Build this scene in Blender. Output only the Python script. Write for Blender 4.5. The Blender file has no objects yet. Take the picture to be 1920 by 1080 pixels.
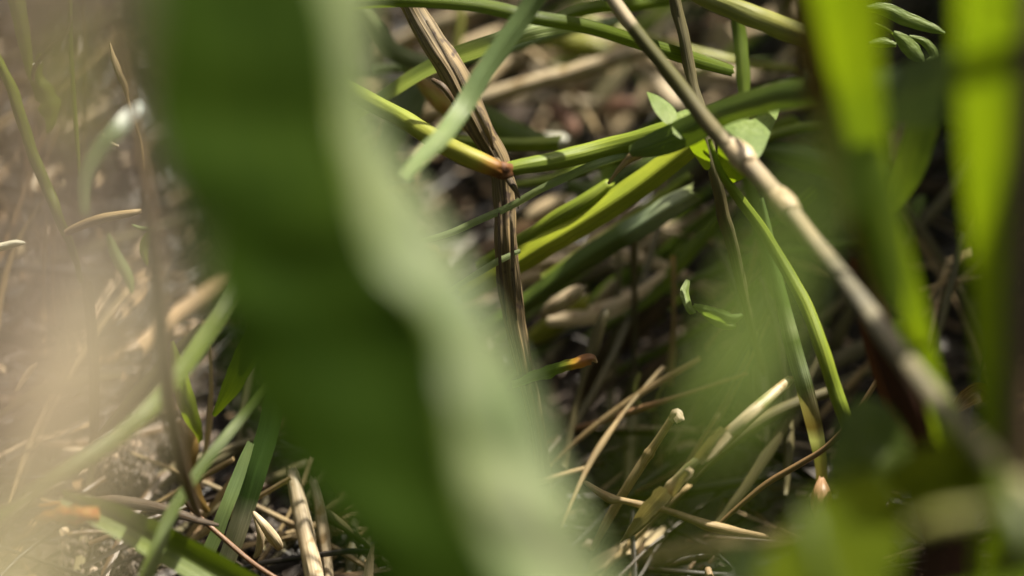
import bpy, math, random
from mathutils import Vector, Matrix, noise
R = math.radians
SC = bpy.context.scene
COL = SC.collection

# ---------------------------------------------------------------- camera
CAM_H, PITCH = 0.273, R(35)
FOCUS = 0.40
cam_d = bpy.data.cameras.new('camera'); cam = bpy.data.objects.new('camera', cam_d); COL.objects.link(cam)
cam.location = (0, 0, CAM_H); cam.rotation_euler = (R(90) - PITCH, 0, 0)
cam_d.sensor_width = 36; cam_d.lens = 100
cam_d.clip_start = 0.005; cam_d.clip_end = 500
cam_d.dof.use_dof = True; cam_d.dof.focus_distance = FOCUS; cam_d.dof.aperture_fstop = 100 / 12.0
cam_d.dof.aperture_blades = 0
SC.camera = cam
# ---------------------------------------------------------------- light
SUN = Vector((0.36, 0.36, 0.86)).normalized()      # direction towards the sun
elev = math.asin(SUN.z); azim = math.atan2(SUN.x, SUN.y)
w = bpy.data.worlds.new("World"); SC.world = w; w.use_nodes = True
nt = w.node_tree; nt.nodes.clear()
sky = nt.nodes.new('ShaderNodeTexSky'); sky.sky_type = 'NISHITA'; sky.sun_disc = False
sky.dust_density = 9.0; sky.ozone_density = 0.0; sky.air_density = 0.35
sky.sun_elevation = elev; sky.sun_rotation = azim
bg = nt.nodes.new('ShaderNodeBackground'); bg.inputs[1].default_value = 0.055
wo = nt.nodes.new('ShaderNodeOutputWorld')
nt.links.new(sky.outputs[0], bg.inputs[0]); nt.links.new(bg.outputs[0], wo.inputs[0])
sl = bpy.data.lights.new('sun', 'SUN'); sl.energy = 5.0; sl.angle = R(0.5); sl.color = (1.0, 0.92, 0.76)
so = bpy.data.objects.new('sun', sl); COL.objects.link(so)
so.rotation_euler = SUN.to_track_quat('Z', 'Y').to_euler(); so.location = SUN * 3
SC.view_settings.view_transform = 'Standard'; SC.view_settings.look = 'None'
SC.view_settings.exposure = 1.35; SC.view_settings.gamma = 1
SC.render.engine = 'CYCLES'
SC.cycles.use_denoising = True
SC.cycles.max_bounces = 6; SC.cycles.transparent_max_bounces = 4
SC.cycles.caustics_reflective = False; SC.cycles.caustics_refractive = False
SC.cycles.sample_clamp_indirect = 4.0

# ---------------------------------------------------------------- projection helpers (real distances in metres)
FWD = Vector((0, math.cos(PITCH), -math.sin(PITCH)))
UPV = Vector((0, math.sin(PITCH), math.cos(PITCH)))
RGT = Vector((1, 0, 0))
CPOS = Vector((0, 0, CAM_H))
K = 0.36 / 1920.0
def P(x, y, d):
    return CPOS + (FWD + RGT * ((x - 960) * K) + UPV * ((540 - y) * K)) * d
def gd(y):
    z = FWD.z + UPV.z * (540 - y) * K
    return -CAM_H / z
def proj(p):
    q = p - CPOS; d = q.dot(FWD)
    if d < 1e-4: return None
    return (960 + q.dot(RGT) / d / K, 540 - q.dot(UPV) / d / K, d)
def nz(x, y=0, z=0):
    return noise.noise(Vector((x, y, z)))
# dark gaps in the view: soil sunk and litter thinned there to deepen shade
HOLLOWS = [(1190, 180, 75, 38, 0), (970, 240, 60, 30, 0), (1130, 690, 130, 75, 0), (1240, 740, 120, 80, 0), (1290, 590, 60, 90, 0), (1610, 660, 80, 90, 0), (1790, 520, 60, 190, 0), (1650, 800, 120, 70, 0), (1440, 860, 90, 50, 0), (1330, 920, 60, 40, 0), (500, 985, 60, 60, 0), (650, 1010, 50, 70, 0), (440, 850, 60, 60, 0), (370, 760, 30, 60, 0), (960, 380, 40, 30, 0), (1290, 430, 40, 60, 0)]
def gz(x, y):
    r = math.hypot(x, y - .45)
    f = 1.0 if r < 3 else 0.3
    pit = 0.0
    if r < .25:
        q = proj(Vector((x, y, 0)))
        if q:
            for a, b, c, d, _ in HOLLOWS: pit = max(pit, 1 - (((q[0] - a) / c / 1.15) ** 2 + ((q[1] - b) / d / 1.15) ** 2))
    return -.005 * min(1, pit * 1.6) + (0.006 * nz(x * 14, y * 14, 3) + 0.003 * nz(x * 45, y * 45, 7) + 0.0012 * nz(x * 140, y * 140, 1) - 0.004) * f + (0.04 * nz(x * .6, y * .6, 5) if r > 1.2 else 0)

# ---------------------------------------------------------------- mesh builder
class MB:
    def __init__(s): s.v = []; s.f = []; s.uv = []; s.c = []
    def grid(s, rows, us, vs, closed=False, rnd=0.5):
        b = len(s.v); n = len(rows[0])
        for r in rows: s.v.extend(r)
        for i in range(len(rows) - 1):
            for j in range(n if closed else n - 1):
                k = (j + 1) % n
                s.f.append((b + i*n + j, b + i*n + k, b + (i+1)*n + k, b + (i+1)*n + j))
                u0 = us[j]; u1 = us[j+1]
                s.uv += [(u0, vs[i]), (u1, vs[i]), (u1, vs[i+1]), (u0, vs[i+1])]
                s.c.append(rnd)
        return b
    def fan(s, loop, centre, v, rnd=0.5):
        b = len(s.v); s.v.append(centre)
        n = len(loop)
        for j in range(n):
            s.f.append((b, loop[j], loop[(j+1) % n])); s.uv += [(.5, v)] * 3; s.c.append(rnd)
    def build(s, name, mat, parent=None, base=None, smooth=True):
        o0 = base if base is not None else Vector((0, 0, 0))
        me = bpy.data.meshes.new(name)
        me.from_pydata([tuple(Vector(p) - o0) for p in s.v], [], s.f)
        uvl = me.uv_layers.new(name='UVMap')
        flat = [c for uv in s.uv for c in uv]
        uvl.data.foreach_set('uv', flat)
        at = me.attributes.new('rnd', 'FLOAT', 'FACE'); at.data.foreach_set('value', s.c)
        if smooth: me.polygons.foreach_set('use_smooth', [True] * len(me.polygons))
        me.materials.append(mat)
        o = bpy.data.objects.new(name, me); COL.objects.link(o)
        if parent: o.parent = parent
        else: o.location = o0
        return o
def tag(o, label, cat, group=None, kind=None):
    if kind: o['kind'] = kind
    if label: o['label'] = label
    if cat: o['category'] = cat
    if group: o['group'] = group
    return o
def empty(name, loc, label, cat, group=None):
    o = bpy.data.objects.new(name, None); COL.objects.link(o); o.location = loc
    o.empty_display_size = 0.01
    return tag(o, label, cat, group)
def cr(a, b, c, d, t):
    return 0.5 * ((2*b) + (c - a)*t + (2*a - 5*b + 4*c - d)*t*t + (3*b - a - 3*c + d)*t**3)
def spline(pts, n):
    m = len(pts); out = []
    dim = len(pts[0])
    for i in range(m - 1):
        a = pts[max(i-1, 0)]; b = pts[i]; c = pts[i+1]; d = pts[min(i+2, m-1)]
        for k in range(n):
            t = k / n
            out.append([cr(a[q], b[q], c[q], d[q], t) for q in range(dim)])
    out.append(list(pts[-1]))
    return out
def pts3(ctrl):
    """pixel controls (x, y, d, width_px, roll_deg) -> real points with widths in metres"""
    o = []
    for c in ctrl:
        r = c[4] if len(c) > 4 else 0.0
        p = P(c[0], c[1], c[2]); o.append([p.x, p.y, p.z, c[3] * K * c[2], R(r)])
    return o
def drop(pts, lead=0.25):
    """carry the last end of a stem on, out of the frame, down into the soil"""
    a = Vector(pts[-2][:3]); b = Vector(pts[-1][:3]); t = (b - a).normalized()
    p = b; out = list(pts); n = 7
    h = max(b.z, .01)
    if h < .004: return out
    for i in range(1, n + 1):
        dirn = (t * (1 - i / n) * 0.8 + Vector((0, 0, -1)) * (i / n + .25)).normalized()
        st = h / n
        p = p + dirn * (st / max(.25, -dirn.z) if dirn.z < -.1 else st)
        if p.z < -.004: p.z = -.004
        out.append([p.x, p.y, p.z, pts[-1][3], pts[-1][4]])
        if p.z <= -.004: break
    else:
        out.append([p.x, p.y, -.004, pts[-1][3], pts[-1][4]])
    return out
def frame(sp):
    ps = [Vector(s[:3]) for s in sp]; fr = []
    for i, p in enumerate(ps):
        t = (ps[min(i+1, len(ps)-1)] - ps[max(i-1, 0)]).normalized()
        view = (CPOS - p).normalized()
        s = t.cross(view)
        if s.length < 1e-3: s = fr[-1][1] if fr else Vector((1, 0, 0))
        s.normalize(); n = s.cross(t).normalized()
        if fr and s.dot(fr[-1][1]) < -0.2: s = -s; n = s.cross(t).normalized() * (1 if (s.cross(t)).dot(fr[-1][2]) > 0 else -1)
        fr.append((t, s, n))
    out = []
    for (t, s, n), q in zip(fr, sp):
        a = q[4]
        out.append((t, s * math.cos(a) + n * math.sin(a), n * math.cos(a) - s * math.sin(a)))
    return ps, out
def lens(ps):
    L = [0.0]
    for i in range(1, len(ps)): L.append(L[-1] + (ps[i] - ps[i-1]).length)
    return L
def blade_mb(mb, sp, fold=0.35, nx=6, tip0=False, tip1=False, wave=0.1, seed=0.0, rnd=.5, thick=0.00018, rib=0.0):
    """grass blade: a thin closed body, V-folded along its midrib"""
    ps, fr = frame(sp); L = lens(ps); tot = max(L[-1], 1e-6)
    rows = []; us = [j / nx for j in range(nx + 1)]
    full_us = us + [1 - u for u in us] 
    for i, p in enumerate(ps):
        t, s, n = fr[i]; w2 = sp[i][3] / 2; v = L[i] / tot
        if tip1 and v > .75: w2 *= max(0.03, math.sqrt(max(0, 1 - ((v - .75) / .25) ** 1.7)))
        if tip0 and v < .25: w2 *= max(0.03, math.sqrt(max(0, 1 - ((.25 - v) / .25) ** 1.7)))
        top = []; bot = []
        for j in range(nx + 1):
            q = 2 * us[j] - 1
            wl = w2 * (1 + wave * nz(v * 9 + seed, q * 1.5, seed))
            off = -fold * abs(q) ** 1.3 * w2 + wave * w2 * .5 * nz(v * 7 + seed, q, 4 + seed)
            off += rib * w2 * math.cos(q * math.pi * 5)
            th = 0
            top.append(p + s * (q * wl) + n * (off + th / 2)); bot.append(p + s * (q * wl) + n * (off - th))
        rows.append(top)
    for ri, sg in ((0, -1), (len(rows) - 1, 1)):
        for j in range(nx + 1):
            rows[ri][j] = rows[ri][j] + fr[ri][0] * (sg * sp[ri][3] * .35 * (nz(j * 2.3 + seed, ri, seed) + .1))
    mb.grid(rows, us, [l / tot for l in L], rnd=rnd)
    return mb
def tube_mb(mb, sp, nx=14, flat=1.0, rough=0.09, seed=0.0, rnd=.5, nodes=(), tip0=1.0, tip1=1.0, ridge=0.0, rfreq=7):
    ps, fr = frame(sp); L = lens(ps); tot = max(L[-1], 1e-6); rows = []
    for i, p in enumerate(ps):
        t, s, n = fr[i]; v = L[i] / tot; r = sp[i][3] / 2
        for (nv, amp, wd) in nodes: r *= 1 + amp * math.exp(-((v - nv) / wd) ** 2)
        r *= (tip0 + (1 - tip0) * min(1, v / .06)) * (tip1 + (1 - tip1) * min(1, (1 - v) / .06))
        row = []
        for j in range(nx):
            a = 2 * math.pi * j / nx
            rr = r * (1 + rough * nz(math.cos(a) * 1.3 + seed, math.sin(a) * 1.3, L[i] * 260 + seed))
            if ridge: rr *= 1 + ridge * (nz(math.cos(a) * rfreq * .5 + seed, math.sin(a) * rfreq * .5, L[i] * 55 + seed * 3)
                                         + .5 * nz(math.cos(a) * rfreq, math.sin(a) * rfreq, L[i] * 90 + seed))
            row.append(p + s * (math.cos(a) * rr) + n * (math.sin(a) * rr * flat))
        rows.append(row)
    if nx > 6:
        for ri, sg in ((0, -1), (len(rows) - 1, 1)):
            t, r_ = fr[ri][0], sp[ri][3] / 2
            for j in range(nx):
                rows[ri][j] = rows[ri][j].lerp(ps[ri], .12) + t * (sg * r_ * (.1 + 1.5 * max(0, nz(j * 1.7 + seed, ri * .1, seed * 2) + .15)))
    b = mb.grid(rows, [j / nx for j in range(nx + 1)], [l / tot for l in L], closed=True, rnd=rnd)
    mb.fan([b + j for j in range(nx)], ps[0], 0, rnd); e = b + (len(rows) - 1) * nx
    mb.fan([e + j for j in range(nx)], ps[-1], 1, rnd)
    return mb

# ---------------------------------------------------------------- materials
def N(nt, t, **kw):
    n = nt.nodes.new(t)
    for k, v in kw.items(): setattr(n, k, v)
    return n
def ramp(nt, fac, stops, interp='LINEAR'):
    r = N(nt, 'ShaderNodeValToRGB'); r.color_ramp.interpolation = interp
    el = r.color_ramp.elements
    while len(el) < len(stops): el.new(0.5)
    for e, (p, c) in zip(el, stops): e.position = p; e.color = (*c[:3], 1)
    nt.links.new(fac, r.inputs[0]); return r.outputs[0]
def mixc(nt, a, b, fac, mode='MIX'):
    m = N(nt, 'ShaderNodeMix', data_type='RGBA', blend_type=mode)
    for sock, val in ((m.inputs[6], a), (m.inputs[7], b), (m.inputs[0], fac)):
        if isinstance(val, (int, float)): sock.default_value = val
        elif isinstance(val, (tuple, list)): sock.default_value = (*val[:3], 1)
        else: nt.links.new(val, sock)
    return m.outputs[2]
def mat(name, c1, c2=None, bands=None, trans=0.4, rough=0.42, spec=0.5, su=14, sv=3, streak=0.35, spots=0.0, spot_c=(.25, .17, .08), bump=0.45, rndramp=None, tcol=None, dirt=0.0, coat=0.0):
    m = bpy.data.materials.new(name); m.use_nodes = True; nt = m.node_tree; nt.nodes.clear()
    out = N(nt, 'ShaderNodeOutputMaterial'); pr = N(nt, 'ShaderNodeBsdfPrincipled')
    uv = N(nt, 'ShaderNodeUVMap'); uv.uv_map = 'UVMap'
    mp = N(nt, 'ShaderNodeMapping'); mp.inputs['Scale'].default_value = (su, sv, 1); nt.links.new(uv.outputs[0], mp.inputs[0])
    n1 = N(nt, 'ShaderNodeTexNoise'); n1.inputs['Scale'].default_value = 1; n1.inputs['Detail'].default_value = 3
    nt.links.new(mp.outputs[0], n1.inputs['Vector'])
    tc = N(nt, 'ShaderNodeTexCoord')
    n2 = N(nt, 'ShaderNodeTexNoise'); n2.inputs['Scale'].default_value = 160; n2.inputs['Detail'].default_value = 3
    nt.links.new(tc.outputs['Object'], n2.inputs['Vector'])
    c2 = c2 or tuple(x * .65 for x in c1)
    if rndramp:
        at = N(nt, 'ShaderNodeAttribute'); at.attribute_name = 'rnd'
        base = ramp(nt, at.outputs['Fac'], rndramp)
    elif bands:
        sx = N(nt, 'ShaderNodeSeparateXYZ'); nt.links.new(uv.outputs[0], sx.inputs[0])
        ma = N(nt, 'ShaderNodeMath', operation='MULTIPLY_ADD'); nt.links.new(n2.outputs[0], ma.inputs[0]); ma.inputs[1].default_value = .03
        nt.links.new(sx.outputs[1], ma.inputs[2])
        mb_ = N(nt, 'ShaderNodeMath', operation='SUBTRACT'); nt.links.new(ma.outputs[0], mb_.inputs[0]); mb_.inputs[1].default_value = .015
        base = ramp(nt, mb_.outputs[0], bands)
    else: base = None
    sfac = ramp(nt, n1.outputs[0], [(.35, (0, 0, 0)), (.65, (1, 1, 1))])
    if base is None: col = mixc(nt, c1, c2, sfac)
    else:
        dk = mixc(nt, base, (1 - streak, 1 - streak, 1 - streak), 1.0, 'MULTIPLY'); col = mixc(nt, base, dk, sfac)
    bl = ramp(nt, n2.outputs[0], [(.3, (1.12, 1.1, 1.0)), (.7, (.8, .85, .9))])
    col = mixc(nt, col, bl, .75, 'MULTIPLY')
    n4 = N(nt, 'ShaderNodeTexNoise'); n4.inputs['Scale'].default_value = 38; n4.inputs['Detail'].default_value = 2; nt.links.new(tc.outputs['Object'], n4.inputs['Vector'])
    col = mixc(nt, col, ramp(nt, n4.outputs[0], [(.35, (1.15, 1.1, .95)), (.65, (.78, .84, .85))]), .6, 'MULTIPLY')
    if spots:
        n3 = N(nt, 'ShaderNodeTexNoise'); n3.inputs['Scale'].default_value = 420; nt.links.new(tc.outputs['Object'], n3.inputs['Vector'])
        sf = ramp(nt, n3.outputs[0], [(.62 - .1 * spots, (0, 0, 0)), (.68, (1, 1, 1))]); col = mixc(nt, col, spot_c, sf)
    nt.links.new(col, pr.inputs['Base Color'])
    pr.inputs['Roughness'].default_value = rough; pr.inputs['Specular IOR Level'].default_value = spec
    pr.inputs['Coat Weight'].default_value = coat
    if bump:
        bm = N(nt, 'ShaderNodeBump'); bm.inputs['Strength'].default_value = bump; bm.inputs['Distance'].default_value = .0004
        nt.links.new(n1.outputs[0], bm.inputs['Height']); nt.links.new(bm.outputs[0], pr.inputs['Normal'])
    if trans > 0:
        tr = N(nt, 'ShaderNodeBsdfTranslucent')
        tt = mixc(nt, col, tcol or (1.0, 1.0, .45), 1.0, 'MULTIPLY')
        nt.links.new(mixc(nt, tt, (1.8, 1.8, 1.8), 1.0, 'MULTIPLY'), tr.inputs[0])
        mx = N(nt, 'ShaderNodeMixShader'); mx.inputs[0].default_value = trans
        nt.links.new(pr.outputs[0], mx.inputs[1]); nt.links.new(tr.outputs[0], mx.inputs[2]); nt.links.new(mx.outputs[0], out.inputs[0])
    else: nt.links.new(pr.outputs[0], out.inputs[0])
    return m

G = dict(
 big = mat('leaf_deep_green', (.033, .062, .004), (.021, .045, .003), trans=.5, rough=.7, spec=.06, su=30, sv=1.5),
 glauc = mat('leaf_pale_green', (.135, .155, .085), (.09, .12, .05), trans=.12, rough=.6, spec=.3, su=6, sv=9, tcol=(1, 1, .7)),
 green = mat('grass_green', (.13, .185, .013), (.07, .11, .009), trans=.38, rough=.42, su=18, sv=1.5),
 stem = mat('stem_green', (.21, .26, .030), (.12, .165, .016), trans=.15, rough=.5, spec=.35, su=22, sv=1.2),
 dstem = mat('stem_dark_green', (.105, .15, .020), (.055, .09, .012), trans=.22, rough=.48, su=18, sv=1.5),
 bright = mat('grass_yellow_green', (.10, .142, .006), (.065, .10, .004), trans=.55, rough=.45, su=12, sv=1.5),
 grey = mat('grass_grey_green', (.16, .22, .085), (.11, .16, .055), trans=.25, rough=.42, su=26, sv=.8, streak=.4),
 olive = mat('stem_olive', (.20, .20, .045), (.13, .14, .03), trans=.1, rough=.5),
 softolive = mat('leaf_olive', (.085, .115, .005), (.065, .09, .004), trans=.5, spec=.05, rough=.8, su=4, sv=2),
 softgreen = mat('leaf_soft_green', (.085, .13, .005), (.06, .10, .004), trans=.35, rough=.65, spec=.2, su=4, sv=2),
 yel = mat('stem_yellow_green', (.30, .29, .03), (.2, .22, .025), trans=.15, rough=.4),
 straw = mat('dry_straw', (.40, .30, .165), (.22, .15, .075), trans=.08, rough=.55, su=16, sv=2, spots=.3),
 pale = mat('bleached_straw', (.56, .46, .33), (.33, .25, .165), trans=.08, rough=.5, su=16, sv=2, spots=.3),
 brown = mat('dead_brown_stem', (.095, .058, .030), (.045, .028, .015), trans=.03, rough=.6, su=18, sv=3),
 bark = mat('fibrous_bark', (.27, .195, .105), (.045, .031, .017), trans=0, rough=.7, su=26, sv=2.2, bump=.9, spots=.2, spot_c=(.05, .03, .02)),
 red = mat('dark_red_leaf', (.045, .016, .009), (.03, .012, .008), trans=.1, rough=.6, spec=.2),
 tan = mat('tan_dry_leaf', (.58, .48, .42), (.48, .40, .34), trans=.45, rough=.7, spec=.2, tcol=(1, .85, .62)),
 tanyel = mat('yellowing_leaf', (.29, .265, .175), (.23, .21, .14), trans=.45, rough=.7, spec=.2, tcol=(1, .95, .5)),
 leaf = mat('soft_leaf', (.19, .26, .075), (.14, .20, .05), trans=.42, rough=.5, su=5, sv=5),
 black = mat('rotten_stem', (.02, .016, .012), (.012, .01, .008), trans=0, rough=.45),
 tanstem = mat('tan_brown_stem', (.17, .115, .07), (.10, .065, .04), trans=.03, rough=.65, su=12, sv=3),
 olivegreen = mat('blade_olive_green', (.085, .12, .008), (.05, .08, .006), trans=.3, rough=.5, su=14, sv=1.5),
 rosy = mat('rosy_husk', (.28, .15, .11), (.16, .08, .055), trans=.05, rough=.6),
 dgrey = mat('dull_grey_leaf', (.075, .10, .045), (.055, .08, .035), trans=.15, rough=.6, spec=.3),
 pgreen = mat('pale_shiny_green', (.30, .36, .20), (.2, .27, .10), trans=.25, rough=.4, su=14, sv=1.5),
 ridged = mat('ridged_stem', (.31, .35, .022), (.22, .27, .018), trans=.0, rough=.5, su=16, sv=1.2),
 darkolive = mat('dim_olive_stem', (.115, .10, .045), (.07, .058, .028), trans=.02, rough=.6, su=14, sv=2),
 darkbanded = mat('stem_painted_lit_end', (1, 1, 1), trans=0, rough=.45, su=14, sv=1.2, streak=.3, bands=[(0, (.07, .11, .015)), (.66, (.075, .12, .018)), (.74, (.25, .32, .18)), (.93, (.33, .38, .25)), (1, (.2, .24, .1))]),  # pale end bands paint a sun dapple into the colour
 lime = mat('lime_green', (.17, .23, .012), (.12, .17, .010), trans=.45, rough=.45, su=12, sv=1.5),
 node = mat('orange_node', (.16, .06, .015), (.05, .018, .008), trans=.05, rough=.7, su=4, sv=2),
 white = mat('pale_cut_end', (.66, .64, .56), (.5, .5, .42), trans=.1, rough=.5),
)

def grass(name, ctrl, m, label, cat='grass blade', group=None, n=8, root=False, root0=False, kind='blade', parts=None, **kw):
    """one blade or stem, a thing of one mesh"""
    c = pts3(ctrl)
    if root: c = drop(c)
    if root0: c = drop(c[::-1])[::-1]
    sp = spline(c, n); mb = MB(); kw.setdefault('seed', (ctrl[0][0] * .37 + ctrl[0][1] * .11) % 50)
    (blade_mb if kind == 'blade' else tube_mb)(mb, sp, **kw)
    base = Vector(min((sp[0], sp[-1]), key=lambda q: q[2])[:3])
    if parts is None:
        return tag(mb.build(name, m, base=base), label, cat, group)
    e = empty(name, base, label, cat, group)
    o = mb.build(parts, m, parent=e, base=base)
    return e
def part(e, name, m, ctrl=None, kind='tube', n=6, label=None, parent=None, sp=None, **kw):
    """a part in the space of its thing e (an Empty at its base)"""
    sp = sp or spline(pts3(ctrl), n); mb = MB()
    (blade_mb if kind == 'blade' else tube_mb)(mb, sp, **kw)
    o = mb.build(name, m, parent=parent or e, base=Vector(e.location))
    if label: o['label'] = label
    return o
def outline(name, e, pts2, m, d, dd=(0, 0), cup=0.0, label=None, parent=None, th=.00022):
    """leaf blade from its outline; d = distance at its centroid, dd = depth slopes per px (x, y), cup = curvature"""
    cx = sum(p[0] for p in pts2) / len(pts2); cy = sum(p[1] for p in pts2) / len(pts2)
    q = spline([(p[0], p[1]) for p in pts2] + [pts2[0][:2]], 4)[:-1]
    rings = 6; mb = MB(); rows = []
    R0 = max(math.hypot(p[0]-cx, p[1]-cy) for p in q)
    def pt(x, y, s, ofs):
        rr = math.hypot(x-cx, y-cy) / R0
        dep = d + (x-cx)*dd[0] + (y-cy)*dd[1] + cup * rr * rr + .0006 * nz(x*.02, y*.02, d*50)
        return P(x, y, dep + ofs)
    for side, ofs in ((0, 0),):
        rws = []
        for k in range(rings + 1):
            f = k / rings * .999 + .001
            rws.append([pt(cx + (p[0]-cx)*f, cy + (p[1]-cy)*f, k, ofs * (1 if k < rings else .3)) for p in q])
        b = mb.grid(rws, [i / len(q) * 6 for i in range(len(q) + 1)], [k / rings for k in range(rings + 1)], closed=True)
    base = Vector(e.location) if e else P(cx, cy, d)
    o = mb.build(name, m, parent=(parent or e), base=base)
    if label: o['label'] = label
    return o
T = 'tube'

# ================================================================ GROUND
def axis():
    a = [-60, -25, -10, -4, -2, -1.2]
    return a
xs = [-80, -30, -12, -5, -2.5, -1.4, -.9, -.6, -.42, -.32] + [-.24 + .004 * i for i in range(121)] + [.32, .42, .6, .9, 1.4, 2.5, 5, 12, 30, 80]
ys = [-60, -20, -6, -2, -.8, -.3, 0, .1, .18] + [.24 + .004 * i for i in range(126)] + [.8, .9, 1.05, 1.3, 1.8, 3, 6, 14, 40, 120]
mb = MB()
mb.grid([[Vector((x, y, gz(x, y))) for x in xs] for y in ys], xs, ys)
def soil_mat():
    m = bpy.data.materials.new('damp_soil'); m.use_nodes = True; nt = m.node_tree
    pr = nt.nodes['Principled BSDF']; tc = N(nt, 'ShaderNodeTexCoord')
    a = N(nt, 'ShaderNodeTexNoise'); a.inputs['Scale'].default_value = 55; a.inputs['Detail'].default_value = 8; nt.links.new(tc.outputs['Object'], a.inputs['Vector'])
    b = N(nt, 'ShaderNodeTexVoronoi'); b.inputs['Scale'].default_value = 420; nt.links.new(tc.outputs['Object'], b.inputs['Vector'])
    c = ramp(nt, a.outputs[0], [(.3, (.005, .003, .0015)), (.5, (.015, .009, .005)), (.72, (.06, .04, .027))])
    c = mixc(nt, c, ramp(nt, b.outputs['Color'], [(0, (.6, .6, .6)), (1, (1.3, 1.25, 1.2))]), .8, 'MULTIPLY')
    nt.links.new(c, pr.inputs['Base Color']); pr.inputs['Roughness'].default_value = .8
    bm = N(nt, 'ShaderNodeBump'); bm.inputs['Strength'].default_value = .8; bm.inputs['Distance'].default_value = .0015
    nt.links.new(b.outputs['Distance'], bm.inputs['Height']); nt.links.new(bm.outputs[0], pr.inputs['Normal'])
    return m
SOIL = soil_mat()
gr = mb.build('ground', SOIL); gr['kind'] = 'structure'

gp_ = lambda x, y: P(x, y, gd(y) - .012)
SUNLIT = [P(*q) for q in [(1480, 1050, .27), (1560, 950, .27), (1640, 1000, .27), (1600, 1070, .27), (1540, 1000, .27), (1740, 880, .29), (1820, 870, .29), (1900, 900, .29), (1690, 920, .29), (1170, 105, .457), (1120, 122, .457), (780, 70, .495), (850, 38, .487), (1490, 975, .27), (1680, 1000, .27),
 (1150, 0, .388), (1185, 45, .387), (1230, 105, .385), (1300, 200, .382), (1388, 292, .376), (1430, 335, .373), (1470, 385, .369), (1540, 470, .36), (1640, 600, .340), (1750, 740, .312), (1900, 905, .276),
 (810, 75, .40), (850, 140, .4), (880, 200, .4), (905, 250, .4), (945, 370, .4), (948, 450, .4), (850, 108, .409), (930, 80, .407), (990, 58, .407), (1000, 155, .459), (950, 170, .461), (1060, 140, .458), (890, 190, .463),
 (1030, 455, .413), (1100, 412, .412), (1180, 360, .411), (1250, 308, .410), (1230, 405, .421), (1275, 378, .42), (1235, 945, .396), (1290, 885, .392), (1262, 912, .394), (1340, 840, .39), (1390, 795, .388), (1180, 908, .407), (1262, 782, .404),
 (1145, 935, .396), (1200, 946, .395), (1330, 986, .393), (1380, 996, .394), (1580, 60, .287), (1600, 150, .292), (1625, 250, .299), (1715, 600, .32), (1735, 660, .325), (1850, 60, 0.269), (1820, 20, 0.267), (1880, 20, 0.267), (1815, 120, 0.272), (1885, 120, 0.272), (1825, 200, 0.277), (1880, 220, 0.278), (1550, 20, .285), (1610, 20, .285), (1630, 90, .289), (1570, 110, .29), (1590, 200, .296), (1640, 190, .295), (1640, 300, .302), (1690, 500, .312), (1850, 150, 0.274), (1852, 250, 0.279), (1853, 310, 0.283),
 (1430, 230, .386), (1380, 325, .39), (1310, 290, .39), (1235, 195, .388), (670, 50, .262), (675, 200, .262), (740, 330, .262), (780, 450, .261), (870, 600, .258), (920, 720, .256), (950, 850, .256), (1000, 950, .256), (1050, 1050, .255),
 (575, 1010, .408), (590, 1070, .406), (606, 1010, .411), (850, 280, .392), (900, 305, .391), (1090, 288, .395), (1700, 90, .40), (1660, 30, .40), (1650, 950, .31), (1750, 880, .31), (1880, 850, .31), (1560, 1050, .31), (1600, 900, .31), (1480, 1050, .31), (1640, 1040, .31), (1700, 1000, .31), (1820, 900, .31), (1940, 940, .31), (1450, 560, .178), (1400, 680, .175), (1500, 440, .18), (1650, 400, .3), (1660, 500, .3), (1300, 900, .125), (1500, 690, .402), (1490, 640, .402),
 (50, 300, .127), (80, 600, .128), (50, 900, .128), (150, 800, .13), (1100, 75, .5), (1240, 170, .486), (820, 50, .49), (1085, 680, .397), (1150, 783, .425), (255, 210, .34), (200, 850, .355), (300, 760, .36), (455, 950, .403), (430, 1050, .40), (400, 1080, .378),
 (1320, 582, .397), (1355, 595, .396), (1300, 40, .392), (1420, 35, .39), (1000, 33, .389), (1100, 50, .392), (1480, 860, .402), (1040, 575, .433), (1700, 265, .46), (40, 250, .4), (90, 350, .4), (300, 900, .41), (380, 1000, .41)]]
SUNLIT += [gp_(x, y) for x, y in [(760, 60), (840, 40), (1040, 85), (1130, 80), (1180, 70), (1330, 60), (1270, 190), (1380, 130), (1330, 160), (1470, 120), (1060, 220), (1150, 205), (1010, 400), (1115, 450), (1240, 440),
   (1400, 440), (1000, 430), (345, 600), (380, 640), (360, 690), (400, 700), (385, 790), (300, 880), (320, 920), (1140, 560), (1215, 620), (1060, 930), (1400, 980), (1480, 1000), (1300, 1010), (150, 500), (60, 600), (180, 650), (500, 980), (520, 1040), (350, 980), (1450, 950), (1080, 880), (1200, 560),
   (60, 380), (150, 200), (180, 130), (60, 1030), (170, 1000), (1700, 280), (1760, 560), (1800, 620)]]
def hollow(x, y):
    q = proj(Vector((x, y, .004)))
    return q and any(((q[0] - a) / c) ** 2 + ((q[1] - b) / d) ** 2 < 1 for a, b, c, d, _ in HOLLOWS)
def blocks(sp, lax=1.0):
    ps_ = [Vector(q[:3]) for q in sp]
    for i in range(len(ps_) - 1):
        for f in (0, .5):
            c = ps_[i].lerp(ps_[i+1], f); r = sp[i][3] * .5 + .0015 + (ps_[i+1] - ps_[i]).length * .1
            for p in SUNLIT:
                v = c - p; t = v.dot(SUN)
                if t > 0 and (v - SUN * t).length < r * lax: return True
    return False

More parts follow.
